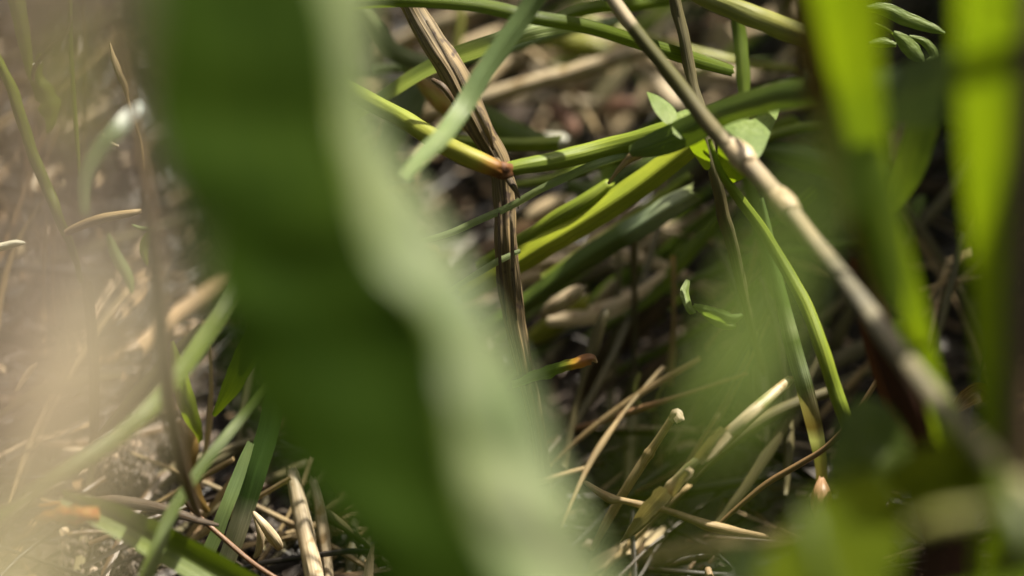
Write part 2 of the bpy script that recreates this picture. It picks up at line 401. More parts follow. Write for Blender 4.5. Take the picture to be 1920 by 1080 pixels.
# ================================================================ FINE LITTER (uncountable)
rng = random.Random(11)
litter_ramp = [(0, (.008, .005, .003)), (.34, (.026, .014, .006)), (.6, (.065, .036, .016)), (.78, (.15, .09, .045)), (.87, (.36, .24, .145)), (.95, (.60, .45, .31)), (1, (.12, .15, .015))]
LIT = mat('mixed_litter', (1, 1, 1), rndramp=litter_ramp, trans=.05, rough=.42, su=9, sv=3, streak=.35, bump=.3)
def gp(px, py, h=0.0):
    """point h above the soil seen at a pixel"""
    d = (CAM_H - h) / -(FWD.z + UPV.z * (540 - py) * K); p = P(px, py, d)
    return p
def scatter(n, fn, area):
    for _ in range(n):
        x = rng.uniform(area[0], area[1]); y = rng.uniform(area[2], area[3])
        if hollow(x, y) and rng.random() < .97: continue
        fn(x, y)
mb = MB()
def straw_bit(x, y, L=None, w=None, h=None, c=None):
    L = L or rng.uniform(.006, .038); w = w or rng.uniform(.0005, .0022); h = rng.uniform(.001, .007) if h is None else h
    a = rng.gauss(R(35), R(45)); tilt = rng.gauss(0, .13)
    d = Vector((math.cos(a) * math.cos(tilt), math.sin(a) * math.cos(tilt), math.sin(tilt)))
    c0 = Vector((x, y, gz(x, y) + h + abs(d.z) * L * .5)); k = Vector((rng.uniform(-1, 1), rng.uniform(-1, 1), rng.uniform(-1, 1))) * L * .08
    sp = []
    for i in range(5):
        t = i / 4 - .5; p = c0 + d * (L * t) + k * (1 - 4 * t * t)
        sp.append([p.x, p.y, p.z, w * (1 - .3 * abs(t)), 0])
    cc = rng.random() ** 1.9 * .97 if c is None else c
    if rng.random() < .5: tube_mb(mb, sp, nx=6, flat=rng.uniform(.3, 1), rnd=cc)
    else: 
        rl = rng.uniform(-1.2, 1.2)
        for q in sp: q[3] *= 1.5; q[4] = rl
        blade_mb(mb, sp, nx=2, fold=rng.uniform(-.3, .7), rnd=cc, thick=.00015)
def chip(x, y, s=None, c=None, h=None):
    s = s or rng.uniform(.0012, .005)
    z = gz(x, y) + (rng.uniform(.0005, .005) if h is None else h)
    rot = Matrix.Rotation(rng.uniform(0, 6.3), 3, 'Z') @ Matrix.Rotation(rng.gauss(0, .7), 3, 'X')
    asp = rng.uniform(.2, .55); nn = 7; curl = rng.uniform(-1.2, 1.2)
    cc = rng.random() ** 1.5 * .97 if c is None else c
    ctr = Vector((x, y, z)); top = []; bot = []
    for j in range(nn):
        a = 2 * math.pi * j / nn; r = s * rng.uniform(.35, 1.2)
        q = Vector((math.cos(a) * r, math.sin(a) * r * asp, curl * (math.cos(a) ** 2) * s))
        top.append(ctr + rot @ q); bot.append(ctr + rot @ (q - Vector((0, 0, .00025))))
    b = len(mb.v); mb.v.extend(top + bot)
    mb.fan(list(range(b, b + nn)), ctr, .5, cc)
scatter(700, straw_bit, (-.16, .17, .27, .66))
scatter(3800, lambda x, y: straw_bit(x, y, L=rng.uniform(.006, .05), w=rng.uniform(.0003, .0010), h=rng.uniform(.0005, .007)), (-.16, .17, .27, .66))
scatter(900, lambda x, y: chip(x, y, s=rng.uniform(.0007, .0028)), (-.16, .17, .27, .66))
def fleck(x, y):  # bits coloured bright to stand for small sunlit flecks
    straw_bit(x, y, L=rng.uniform(.0012, .006), w=rng.uniform(.0005, .0013), h=rng.uniform(.001, .010), c=rng.uniform(.6, .96))
for _ in range(1500): fleck(rng.uniform(-.16, .17), rng.uniform(.27, .66))
scatter(900, lambda x, y: straw_bit(x, y, L=rng.uniform(.02, .06), w=rng.uniform(.001, .0028)), (-.4, .4, .2, 1.0))
tag(mb.build('litter', LIT), 'mat of broken straw bits and leaf chips covering the soil', 'litter', kind='stuff')

# soil crumbs
CRUMB = mat('soil_crumb', (.07, .052, .038), (.04, .028, .02), trans=0, rough=.75, su=3, sv=3, rndramp=[(0, (.02, .014, .01)), (.5, (.055, .038, .026)), (.85, (.10, .072, .052)), (1, (.35, .27, .22))])
mb = MB()
ico_v = []; t_ = (1 + 5 ** .5) / 2
for a, b in ((-1, t_), (1, t_), (-1, -t_), (1, -t_)): ico_v.append(Vector((a, b, 0)))
for a, b in ((-1, t_), (1, t_), (-1, -t_), (1, -t_)): ico_v.append(Vector((0, a, b)))
for a, b in ((t_, -1), (t_, 1), (-t_, -1), (-t_, 1)): ico_v.append(Vector((a, 0, b)))
ico_v = [v.normalized() for v in ico_v]
ico_f = [(0,11,5),(0,5,1),(0,1,7),(0,7,10),(0,10,11),(1,5,9),(5,11,4),(11,10,2),(10,7,6),(7,1,8),(3,9,4),(3,4,2),(3,2,6),(3,6,8),(3,8,9),(4,9,5),(2,4,11),(6,2,10),(8,6,7),(9,8,1)]
def crumb(p, r, c=None):
    b = len(mb.v); cc = (rng.random() * .86 if rng.random() < .96 else 1.0) if c is None else c
    sx, sy, sz = (rng.uniform(.7, 1.25) for _ in range(3))
    for v in ico_v: mb.v.append(p + Vector((v.x*sx, v.y*sy, v.z*sz)) * r * rng.uniform(.75, 1.15))
    for f in ico_f: mb.f.append(tuple(b + i for i in f)); mb.uv += [(.1, .1), (.4, .2), (.2, .6)]; mb.c.append(cc)
for _ in range(2600):
    x = rng.uniform(-.12, .12); y = rng.uniform(.3, .6); crumb(Vector((x, y, gz(x, y) + rng.uniform(0, .0012))), rng.uniform(.0003, .0011))
# crumb heap at the lower left, among the roots
for (px, py, n, rad, hh) in ((235, 880, 900, 62, .010), (370, 840, 220, 40, .007), (290, 960, 260, 60, .004), (470, 1000, 200, 60, .003), (250, 1050, 400, 110, .003), (330, 840, 160, 30, .009)):
    for _ in range(n):
        a = rng.uniform(0, 6.3); r = math.sqrt(rng.random()) * rad; qx, qy = px + r * math.cos(a) * 1.25, py + r * math.sin(a)
        h = hh * (1 - (r / rad) ** 1.5) * rng.uniform(.2, 1)
        q = gp(qx, qy, h); crumb(q, rng.uniform(.0004, .0010))
tag(mb.build('soil_crumbs', CRUMB, smooth=False), 'loose dark crumbs of earth over the ground', 'soil', kind='stuff')

# ================================================================ TALL GRASS ALL ROUND, OUTSIDE THE FRAME (the meadow, plus blades added to shade chosen spots)
mb = MB(); rng = random.Random(5)
NTALL = 900
SHADE = [  # spots to darken with added unseen blades (pixel), height along the sun ray, scatter radius, number of blades (, distance)
 (1110, 540, .15, .010, 12), (1060, 640, .15, .010, 14), (1200, 560, .15, .010, 12), (1180, 660, .16, .010, 24), (1010, 700, .16, .010, 10), (1290, 580, .16, .012, 12), (1200, 185, .11, .007, 7), (960, 240, .12, .008, 6), (1790, 430, .15, .012, 12), (1790, 600, .15, .012, 10), (1620, 660, .16, .012, 14), (1240, 770, .17, .010, 12), (1440, 860, .18, .010, 10),
 (1650, 820, .17, .012, 10), (500, 985, .2, .010, 8), (650, 1010, .2, .010, 8), (440, 850, .2, .008, 8), (1330, 920, .18, .008, 5),
 (1855, 420, .11, .003, 4, .289), (1860, 480, .11, .003, 4, .291), (1860, 550, .11, .003, 4, .294), (1870, 630, .12, .004, 4, .297), (1870, 700, .12, .004, 3, .299), (1660, 400, .10, .004, 5, .309)]
def inframe(p, m=60):
    q = proj(p)
    return q is not None and -m < q[0] < 1920 + m and -m < q[1] < 1080 + m and q[2] < .62
def tall(x, y, L, w, lean, az, c):
    sp = []; p = Vector((x, y, gz(x, y) - .003)); n = 12; a = lean * .2
    for i in range(n + 1):
        t = i / n; sp.append([p.x, p.y, p.z, w * (1 - .85 * t ** 2.2), az * .3 + t * .6])
        a += lean / n * 1.5
        p = p + Vector((math.sin(a) * math.cos(az), math.sin(a) * math.sin(az), math.cos(a))) * (L / n)
        if p.z < 0.004: p.z = .004
    if any(inframe(Vector(q[:3])) or (Vector(q[:3]) - CPOS).length < .09 for q in sp) or blocks(sp): return False
    blade_mb(mb, sp, nx=2, fold=.4, rnd=c, thick=.0002); return True
cnt = 0; tries = 0
def through(C, L, w, c, lax=1.0):
    # an added unseen blade, rooted behind and arching over C to block the sun
    ry = max(.60, C.y + rng.uniform(.03, .5)); rx = C.x + rng.uniform(-.4, .4)
    root = Vector((rx, ry, 0)); end = C + (C - root).normalized() * L * .6 + Vector((rng.uniform(-.02, .02), 0, -.02))
    mid = root.lerp(C, .45) + Vector((0, .02, .035))
    sp = spline([[*root, w * .7, 0], [*mid, w, rng.uniform(-.5, .5)], [*C, w, rng.uniform(-.6, .6)], [*end, w * .1, 0]], 6)
    if any(inframe(Vector(q[:3]), 10) for q in sp) or blocks(sp, lax): return 0
    for q, (t_, s_, n_) in zip(sp, frame([[*q[:4], 0.0] for q in sp])[1]):
        q[4] = math.atan2(-s_.dot(SUN), n_.dot(SUN)) + rng.uniform(-.25, .25)     # turned square to the sun to cast wider shade
    blade_mb(mb, sp, nx=2, fold=.3, rnd=c); return 1
nsh = 0
for (px, py, t, rad, n, *dd) in SHADE:
    d = dd[0] if dd else gd(py); c0 = P(px, py, d)
    n0 = nsh
    for _ in range(n):
        for tr_ in range(160):
            C = c0 + SUN * (t * rng.uniform(.8, 2.0)) + Vector((rng.gauss(0, rad), rng.gauss(0, rad), 0))
            if through(C, rng.uniform(.03, .08), rng.uniform(.0035, .006) if dd or _ % 2 else rng.uniform(.006, .011), rng.random() * .7, .6 if dd else 1.0): nsh += 1; break
    print('shade', px, py, n, nsh - n0)
print('shade blades', nsh)
while cnt < NTALL and tries < 16000:
    tries += 1
    r = rng.random()
    if r < .22: x, y = rng.uniform(-.25, .6), rng.uniform(.52, 1.2)
    elif r < .4: x, y = rng.uniform(-.7, .7), rng.uniform(-.4, 1.5)
    elif r < .7: x, y = rng.uniform(-.5, .5), rng.uniform(-.35, .25)
    else: x, y = rng.choice((-1, 1)) * rng.uniform(.13, .4), rng.uniform(.1, .7)
    cnt += tall(x, y, rng.uniform(.16, .42), rng.uniform(.003, .0075) * (1.6 if r > .4 else 1), rng.uniform(.1, 1.2), rng.uniform(0, 6.3), rng.random())
MEADOW = mat('meadow_grass', (1, 1, 1), rndramp=[(0, (.05, .11, .012)), (.5, (.09, .17, .018)), (.8, (.14, .2, .03)), (1, (.33, .27, .15))], trans=.35, rough=.4)
tag(mb.build('tall_grass', MEADOW), 'tall green meadow grass growing round the spot, with unseen blades added for shade', 'grass', kind='stuff')

exec_objects = True
# ================================================================ FOREGROUND: the broad leaf
def broad_leaf():
    rows_c = [  # y, left x, crease x, right x, depth at crease
        (-260, 235, 575, 690, 0.262), (-60, 250, 590, 702, 0.256), (60, 262, 618, 694, 0.254), (200, 285, 635, 704, 0.252), (300, 312, 652, 751, 0.250),
        (400, 350, 675, 821, 0.249), (500, 385, 710, 876, 0.248), (565, 405, 781, 911, 0.247), (640, 425, 821, 951, 0.247), (740, 460, 838, 1001, 0.246),
        (850, 530, 854, 1041, 0.245), (950, 610, 878, 1086, 0.244), (1040, 665, 921, 1136, 0.243), (1140, 720, 966, 1186, 0.242), (1400, 860, 1056, 1306, 0.240), (1750, 1020, 1186, 1406, 0.238)]
    rs = spline(rows_c, 6)
    base = P(1200, 1750, .216); base.z = 0
    e = empty('broad_leaf', base, 'huge blurred dark green leaf with pale right edge crossing the foreground', 'leaf')
    rows = []; nx = 8
    us = [i / (2*nx) for i in range(2*nx + 1)]
    for r in rs:
        y, xl, xc, xr, d = r; d *= .94; row = []
        for i in range(nx + 1):
            f = i / nx
            row.append(P(xl + (xc - xl) * f, y + 14 * (1-f), d + .0006 * (1 - f) + .0012 * nz(f * 2, y * .006, 1)))
        for i in range(1, nx + 1):
            f = i / nx
            row.append(P(xc + (xr - xc) * f, y + 10 * f, d + .009 * f + .0014 * nz(f * 3, y * .01, 4)))
        rows.append(row)
    th = .0003
    vs = [i / len(rows) for i in range(len(rows))]
    mb = MB(); mb.grid([r_[:nx + 1] for r_ in rows], us[:nx + 1], vs); mb.build('leaf_blade', G['big'], parent=e, base=base)
    mb = MB(); mb.grid([r_[nx:] for r_ in rows], us[nx:], vs); mb.build('pale_margin', G['glauc'], parent=e, base=base)['label'] = 'pale margin of the leaf'  # margin strip gets a paler material than the blade
    sp = []
    for r in rs:
        p = P(r[2], r[0], r[4] * .94 + .0006); sp.append([p.x, p.y, p.z, .0011, 0])
    part(e, 'midrib', G['green'], sp=sp, nx=8)
    # stalk that carries the leaf down into the soil
    c = drop([[*P(1170, 1600, .216), .003, 0], [*P(1200, 1750, .214), .003, 0]])
    part(e, 'leaf_stalk', G['stem'], sp=spline(c, 4), nx=10)
broad_leaf()

# veil: dry leaves right in front of the lens at the left
grass('dry_leaf', [(60, -500, .122, 230), (80, 0, .124, 230), (75, 200, .126, 200), (110, 500, .128, 240), (50, 900, .128, 200), (-40, 1500, .13, 190)], G['tan'],
      'out of focus tan dry leaf veiling the left edge', 'leaf', root=True, fold=.15, wave=.25)
grass('yellowing_leaf', [(320, 430, .15, 30), (240, 620, .14, 130), (120, 850, .13, 210), (-20, 1150, .125, 300), (-200, 1500, .12, 300)], G['tanyel'],
      'out of focus yellowish leaf rising across the bottom left corner', 'leaf', root=True, fold=.15, tip0=True)
grass('blurred_grass_blade', [(150, -400, .16, 70), (165, 0, .16, 80), (180, 160, .165, 50), (190, 260, .17, 14)], G['green'],
      'soft faded green blade tip hanging at the top left', fold=.2, tip1=True)

# right-hand foreground blades
e = grass('sunlit_blade', [(1500, -500, .262, 150), (1555, -150, .276, 150), (1585, 0, .284, 125, 0), (1610, 180, .294, 96), (1640, 330, .304, 70), (1670, 440, .311, 60), (1700, 540, .318, 54), (1722, 620, .325, 50), (1752, 720, .334, 40), (1800, 830, .343, 34), (1830, 1150, .35, 30)],
      G['bright'], 'bright yellow green sunlit blade narrowing towards the dark gap at right', parts='blade', root=True, fold=.15)
part(e, 'sheath', mat('brown_sheath', (.07, .055, .012), (.05, .03, .01), trans=.2, rough=.5), [(1440, -300, .274, 60), (1505, 0, .288, 62), (1540, 160, .297, 72), (1575, 290, .306, 66), (1612, 420, .314, 46), (1650, 560, .322, 20)], kind='blade', fold=.3)
e = grass('wide_sunlit_blade', [(1880, -500, .238, 130), (1860, -100, .258, 124), (1850, 60, .268, 112), (1852, 250, .279, 106), (1862, 420, .288, 95), (1870, 600, .296, 84), (1880, 800, .303, 84), (1890, 1150, .31, 90)],
      G['bright'], 'widest yellow green blade standing upright near the right edge', parts='blade', root=True, fold=.15)
grass('brown_stalk', [(1935, -400, .27, 60), (1930, 0, .27, 60), (1915, 400, .272, 58), (1908, 800, .275, 60), (1900, 1200, .28, 60)], G['brown'],
      'soft dark brown stalk running up the extreme right edge', 'stalk', kind=T, root=True)
grass('green_leaf', [(1700, 620, .27, 20), (1600, 600, .272, 130), (1500, 570, .275, 190), (1420, 640, .28, 170), (1340, 740, .285, 60), (1280, 800, .29, 10)], G['green'],
      'soft green leaf blurred in front of the dark gap right of centre', 'leaf', fold=.15, wave=.2) if False else None
def soft_leaf(name, pts, m, d, dd, label, cup=.002, stalk=None):
    cx = sum(p[0] for p in pts) / len(pts); cy = sum(p[1] for p in pts) / len(pts)
    q = P(*(stalk[-1][:3] if stalk else (cx, cy, d))); base = Vector((q.x, q.y, max(0, q.z - .02)))
    e = empty(name, base, label, 'leaf')
    outline('leaf_blade', e, pts, m, d, dd, cup)
    if stalk:
        part(e, 'leaf_stalk', G['stem'], sp=spline(drop(pts3(stalk)), 5), nx=8)
    return e
grass('soft_green_leaf', [(1640, 200, .183, 20), (1540, 340, .182, 50), (1470, 460, .18, 76), (1425, 580, .178, 90), (1390, 690, .175, 84), (1350, 780, .172, 50), (1330, 860, .17, 14)],
          G['softgreen'], 'large soft green leaf blurred in front of the dark gap right of centre', 'leaf', fold=.1)
soft_leaf('corner_leaf', [(1560, 900), (1640, 880), (1690, 930), (1700, 1000), (1680, 1080), (1640, 1160), (1540, 1160), (1430, 1150), (1430, 1060), (1480, 990)],
          G['softolive'], .27, (.00001, -.00003), 'broad green leaf out of focus at the bottom, left of the dark red stalk', cup=.002, stalk=[(1600, 1080, .27, 16), (1620, 1300, .27, 16)])
soft_leaf('corner_leaf', [(1660, 880), (1740, 830), (1850, 820), (1990, 850), (2020, 980), (1900, 960), (1800, 945), (1720, 960)],
          G['softolive'], .29, (.00001, -.00003), 'olive leaf out of focus behind the low end of the long jointed stem', cup=.002, stalk=[(1960, 940, .29, 16), (2040, 1200, .29, 16)])
soft_leaf('low_green_leaf', [(1570, 790), (1610, 745), (1670, 765), (1710, 850), (1680, 930), (1600, 950), (1550, 900)],
          G['dstem'], .33, (0, 0), 'dark green rounded leaf between the brown twig and the corner leaf', cup=0, stalk=[(1640, 940, .33, 12), (1650, 1200, .33, 14)])
soft_leaf('faint_green_leaf', [(1220, 890), (1265, 850), (1335, 850), (1365, 900), (1345, 965), (1285, 1000), (1225, 990), (1200, 945)],
          G['softgreen'], .125, (0, .00001), 'very faint dark green leaf veiling the cut straws at bottom centre', cup=0, stalk=[(1250, 1060, .125, 20), (1240, 1500, .123, 24), (1230, 2200, .12, 24)])
soft_leaf('pale_leaf_tip', [(1350, 1030), (1395, 1010), (1440, 1030), (1450, 1090), (1400, 1130), (1350, 1090)],
          G['grey'], .27, (0, 0), 'small pale green blob of leaf at the bottom edge right of centre', cup=0, stalk=[(1400, 1110, .27, 14), (1410, 1250, .27, 14)])
# blurred straws in front
grass('blurred_straw', [(1215, 1050, .315, 20), (1260, 1042, .313, 30), (1340, 1028, .31, 32), (1420, 1022, .308, 32), (1520, 1000, .30, 30)], G['straw'],
      'blurred beige straw lying level at the bottom edge right of centre', 'straw', kind=T)
grass('bent_straw', [(1715, 990, .255, 22), (1760, 975, .255, 34), (1830, 965, .255, 36), (1880, 958, .255, 26)], G['olive'],
      'short blurred khaki straw across the corner leaf', 'straw', kind=T)
grass('blurred_shoot', [(1640, 1300, .26, 60), (1560, 1130, .26, 50), (1520, 1000, .262, 30), (1508, 930, .265, 8)], G['bright'],
      'soft yellow green blade tip rising from the bottom edge', fold=.4)
grass('edge_blade', [(2050, 1200, .26, 90), (1930, 1040, .262, 70), (1890, 940, .265, 50), (1868, 870, .27, 16)], G['bright'],
      'soft bright green blade cutting the bottom right corner', fold=.4)

# ================================================================ THE LONG DIAGONAL STEM
DG = [(1060, -140, .392, 23), (1150, 0, .388, 26), (1205, 75, .386, 27), (1270, 155, .384, 29), (1335, 240, .38, 31), (1388, 292, .376, 32), (1460, 372, .37, 34), (1540, 470, .36, 34), (1610, 560, .347, 35), (1700, 680, .325, 38), (1800, 800, .30, 40), (1920, 925, .272, 43), (2080, 1100, .25, 47)]
c = drop(pts3(DG)); sp = spline(c, 10); base = Vector(sp[-1][:3])
ol = (.085, .08, .028); be = (.34, .28, .20); gy = (.13, .13, .085)
def vat(y):
    ps_ = [Vector(q[:3]) for q in sp]; L_ = lens(ps_)
    k = min(range(len(sp)), key=lambda i: abs((proj(ps_[i]) or (0, 9e9, 0))[1] - y)); return L_[k] / L_[-1]
DM = mat('banded_stem', (1, 1, 1), trans=.05, rough=.7, spec=.25, streak=.25, su=8,
   bands=[(0, gy), (vat(25), be), (vat(45), be), (vat(62), ol), (vat(160), ol), (vat(245), (.13, .11, .06)), (vat(262), (.11, .1, .05)), (vat(275), be), (vat(318), (.35, .27, .18)), (vat(340), be), (vat(375), be), (vat(392), (.13, .115, .07)), (vat(412), be), (vat(470), be), (vat(495), (.15, .135, .095)), (vat(570), (.18, .16, .12)), (vat(600), (.27, .24, .18)), (vat(640), (.19, .17, .13)), (vat(820), (.16, .15, .10)), (vat(870), (.26, .24, .15)), (1, ol)])
e = empty('long_jointed_stem', base, 'long jointed beige and olive stem slanting from top centre to lower right', 'stem')
mb = MB(); tube_mb(mb, sp, nodes=((vat(292), .22, .012), (vat(384), .15, .01)), rough=.04); mb.build('stem', DM, parent=e, base=base)
part(e, 'joint', G['pale'], [(1374, 277, .3768, 42), (1388, 292, .376, 50), (1402, 308, .3748, 44)], rough=.1)
part(e, 'joint', G['pale'], [(1457, 368, .3705, 44), (1470, 384, .369, 49), (1482, 399, .3675, 44)], rough=.1)

# ================================================================ MAIN TWIG
FT = [(735, -60, .402, 40), (778, 22, .402, 40), (812, 80, .401, 48), (850, 140, .40, 54), (880, 200, .40, 52), (905, 250, .40, 46), (935, 305, .401, 42), (945, 370, .402, 40), (948, 450, .402, 42), (955, 530, .404, 44), (968, 620, .406, 40), (985, 700, .408, 34), (1005, 800, .412, 30), (1015, 880, .42, 28)]
c = drop(pts3(FT)); sp = spline(c, 16); base = Vector(sp[-1][:3])
e = empty('fibrous_twig', base, 'rough fibrous brown twig standing in sharp focus beside the big leaf', 'twig')
mb = MB(); tube_mb(mb, sp, nx=40, rough=.16, ridge=.16, rfreq=9, seed=2.2); mb.build('stem', G['bark'], parent=e, base=base)
part(e, 'splinter', G['bark'], [(930, 300, .396, 14), (950, 330, .395, 14), (964, 352, .394, 11), (975, 372, .394, 3)], ridge=.2, nx=10)
part(e, 'splinter', G['bark'], [(958, 330, .398, 10), (968, 360, .398, 8), (972, 392, .398, 2)], nx=8)
part(e, 'splinter', G['bark'], [(884, 188, .395, 10), (900, 212, .3945, 14), (915, 245, .3945, 12), (925, 280, .396, 6)], ridge=.2, nx=10)
part(e, 'splinter', G['brown'], [(812, 150, .397, 8), (830, 162, .396, 12), (845, 182, .396, 10), (858, 205, .397, 4)], nx=10)
part(e, 'bark_strand', G['bark'], [(800, 40, .3965, 5), (830, 90, .3945, 8), (862, 150, .3935, 9), (882, 205, .3955, 5)], nx=8, ridge=.2)
part(e, 'bark_strand', G['bark'], [(958, 380, .398, 4), (960, 440, .3965, 7), (962, 520, .3975, 7), (968, 600, .400, 4)], nx=8, ridge=.2)
part(e, 'bark_strand', G['brown'], [(936, 380, .398, 4), (936, 450, .397, 6), (940, 530, .398, 6), (950, 600, .401, 3)], nx=8)

# ================================================================ STEMS ROUND THE TWIG
grass('grey_green_blade', [(1110, -140, .372, 40), (1010, -8, .374, 38, 8), (955, 70, .374, 38, 8), (905, 140, .373, 38, 8), (868, 205, .371, 36, 5), (830, 255, .366, 34), (795, 290, .362, 30), (760, 330, .357, 22)], G['grey'],
      'matte grey green blade crossing in front of the brown twig', fold=.25, rib=.03, nx=16)
# jointed stalk with orange node
ST = [(560, 120, .41, 34), (740, 215, .398, 36), (790, 245, .395, 37), (830, 270, .393, 38), (870, 290, .391, 38), (905, 306, .3905, 37), (932, 317, .3905, 34)]
SM = mat('jointed_stalk', (1, 1, 1), trans=.12, rough=.55, spec=.3, streak=.18, su=8, bands=[(0, (.14, .2, .03)), (.6, (.24, .27, .04)), (.92, (.26, .25, .04)), (.965, (.3, .17, .03)), (1, (.14, .05, .012))])
base = P(560, 120, .41)
e = empty('jointed_stalk', base, 'yellow green stalk with an orange brown joint pressed against the twig', 'stem')
part(e, 'stem', SM, ST, nx=20)
part(e, 'joint', G['node'], [(932, 317, .391, 24), (940, 320, .3905, 34), (949, 321, .391, 30), (960, 319, .392, 22)], rough=.6, nx=16, tip0=.9, seed=3)
part(e, 'stem', G['stem'], [(952, 318, .392, 28), (1000, 309, .3925, 32), (1060, 297, .394, 36), (1130, 279, .395, 38), (1200, 262, .394, 40), (1265, 245, .392, 46)], nx=20, label='green stem past the orange joint')
grass('dark_wide_blade', [(1180, 285, .39, 20), (1230, 268, .388, 50, 15), (1290, 243, .384, 56, 15), (1350, 212, .38, 52, 20), (1430, 185, .372, 56, 20), (1500, 172, .364, 60, 15), (1600, 170, .355, 60), (1760, 200, .345, 60), (1980, 260, .34, 60)], G['dstem'],
      'wide dark green blade running right from the lobed leaf', fold=.3, nx=8)
grass('arching_blade', [(560, 20, .40, 20), (700, 4, .395, 22), (790, 2, .392, 24, 10), (900, 10, .39, 28, 10), (1000, 33, .389, 28), (1100, 50, .392, 26), (1200, 80, .397, 26), (1300, 110, .402, 28, 10), (1375, 132, .406, 22, 20)], G['green'],
      'long green blade arching along the top edge over the twig', fold=.4)
grass('glossy_blade', [(640, 230, .42, 20), (722, 178, .415, 24), (790, 135, .411, 30, -15), (850, 108, .409, 34, -15), (930, 80, .407, 36, -15), (1000, 55, .407, 36), (1050, 48, .409, 30), (1110, 52, .413, 10)], G['pgreen'],
      'shiny pale green blade passing behind the twig near the top', fold=.25, nx=8)
grass('curved_blade', [(1000, 70, .415, 10), (1060, 28, .418, 20), (1120, 16, .42, 26, -20), (1180, 12, .424, 26, -20), (1260, -4, .43, 26), (1400, -40, .44, 24)], G['green'],
      'green blade with a white glint along the top edge left of the diagonal stem', fold=.4)
grass('yellow_green_stem', [(1180, -90, .398, 30), (1310, -12, .395, 38), (1380, 18, .392, 42), (1440, 42, .39, 44), (1500, 66, .387, 42), (1570, 98, .382, 36)], G['olive'],
      'thick yellow olive stem slanting across the top right of centre', 'stem', kind=T)
grass('bleached_straw', [(640, 290, .48, 26), (780, 222, .47, 28), (890, 190, .463, 30), (980, 162, .46, 30), (1060, 140, .458, 30), (1130, 118, .457, 32), (1205, 92, .457, 34), (1225, 86, .457, 30)], G['pale'],
      'long bleached straw slanting behind the twig and blades', 'straw', kind=T, nodes=((.72, .12, .02),))
grass('pale_straw', [(700, 100, .50, 26), (760, 78, .495, 34), (820, 50, .49, 36), (870, 28, .487, 34), (960, -10, .485, 34)], G['pale'],
      'pale blurred straw at the top beside the upper end of the twig', 'straw', kind=T)
grass('short_green_stem', [(840, 262, .425, 20), (900, 268, .423, 22), (980, 270, .422, 24), (1048, 268, .422, 26)], G['stem'],
      'short green stem lying level just right of the twig', 'stem', fold=.8)
grass('short_pale_stem', [(975, 262, .452, 18), (1010, 260, .451, 22), (1050, 262, .45, 24), (1062, 264, .45, 14)], G['white'],
      'whitish stem end behind the level green stem', 'stem', fold=.5)
grass('shaded_leaf', [(890, 200, .44, 20), (920, 225, .44, 44), (960, 250, .44, 50), (1010, 262, .44, 30), (1040, 266, .44, 8)], G['dstem'],
      'dark shaded leaf tip in the corner between twig and straw', 'leaf', fold=.2)
grass('bright_ridged_stem', [(860, 560, .418, 34), (920, 520, .416, 42), (970, 492, .415, 46), (1030, 455, .413, 47), (1100, 412, .412, 48), (1180, 360, .411, 48), (1250, 308, .410, 46), (1300, 270, .409, 40), (1330, 250, .408, 28)], G['ridged'],
      'thick bright green stem with a yellow lit upper side at centre', 'stem', fold=.75, nx=10)
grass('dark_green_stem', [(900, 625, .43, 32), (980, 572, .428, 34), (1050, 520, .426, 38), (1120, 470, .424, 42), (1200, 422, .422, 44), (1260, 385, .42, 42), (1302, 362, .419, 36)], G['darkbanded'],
      'dark green stem with a painted lit end below the bright stem', 'stem', fold=.8, nx=10)
grass('slim_green_stem', [(900, 500, .42, 26), (960, 462, .418, 28), (1000, 438, .416, 28), (1050, 405, .414, 30), (1100, 375, .413, 28), (1140, 345, .413, 20)], G['stem'],
      'slim green stem just above the thick bright stem', 'stem', kind=T)
grass('pale_thin_blade', [(760, 460, .40, 8), (840, 438, .399, 12), (905, 410, .398, 14), (960, 385, .397, 14), (1010, 357, .396, 14), (1070, 328, .395, 15), (1120, 306, .394, 15), (1185, 288, .394, 9)], G['pgreen'],
      'thin pale blade running from behind the twig up to the right', fold=.2)
grass('thin_lower_blade', [(820, 560, .40, 6), (880, 522, .399, 11), (930, 492, .398, 13), (975, 470, .398, 8)], G['pgreen'],
      'thin pale blade left of the twig touching the big leaf', fold=.2)
for nm, c, m, lb, kw in [
 ('slim_green_stem', [(880, 540, .425, 14), (960, 500, .424, 18), (1060, 440, .423, 20), (1160, 378, .422, 20), (1230, 330, .421, 12)], 'pgreen', 'pale slim stem running parallel just below the thick bright stem', dict(fold=.6)),
 ('slim_green_stem', [(940, 350, .43, 12), (1040, 335, .43, 18), (1150, 300, .43, 18), (1250, 262, .43, 12)], 'stem', 'green stem in the gap under the stalk right of the joint', dict(kind=T)),
 ('slim_green_stem', [(1020, 520, .435, 12), (1100, 470, .434, 20), (1200, 400, .433, 20), (1290, 330, .432, 14)], 'stem', 'blurred green stem between the thick bright stem and the one with the painted lit end', dict(kind=T)),
 ('slim_green_stem', [(700, 130, .44, 16), (820, 120, .44, 20), (940, 95, .44, 20), (1050, 60, .44, 20), (1160, 40, .44, 14)], 'pgreen', 'pale blurred stem behind the shiny blade near the top', dict(kind=T)),
 ('slim_green_stem', [(1080, 30, .45, 12), (1180, 60, .45, 18), (1290, 95, .45, 20), (1400, 120, .45, 18), (1500, 130, .45, 12)], 'yel', 'blurred yellowish stem behind the diagonal stem near the top', dict(kind=T)),
 ('slim_green_stem', [(1330, 300, .43, 12), (1400, 270, .43, 18), (1500, 240, .43, 20), (1600, 230, .43, 14)], 'stem', 'blurred green stem behind the large pale leaf lobe', dict(kind=T)),
]: grass(nm, c, G[m], lb, 'stem', **kw)
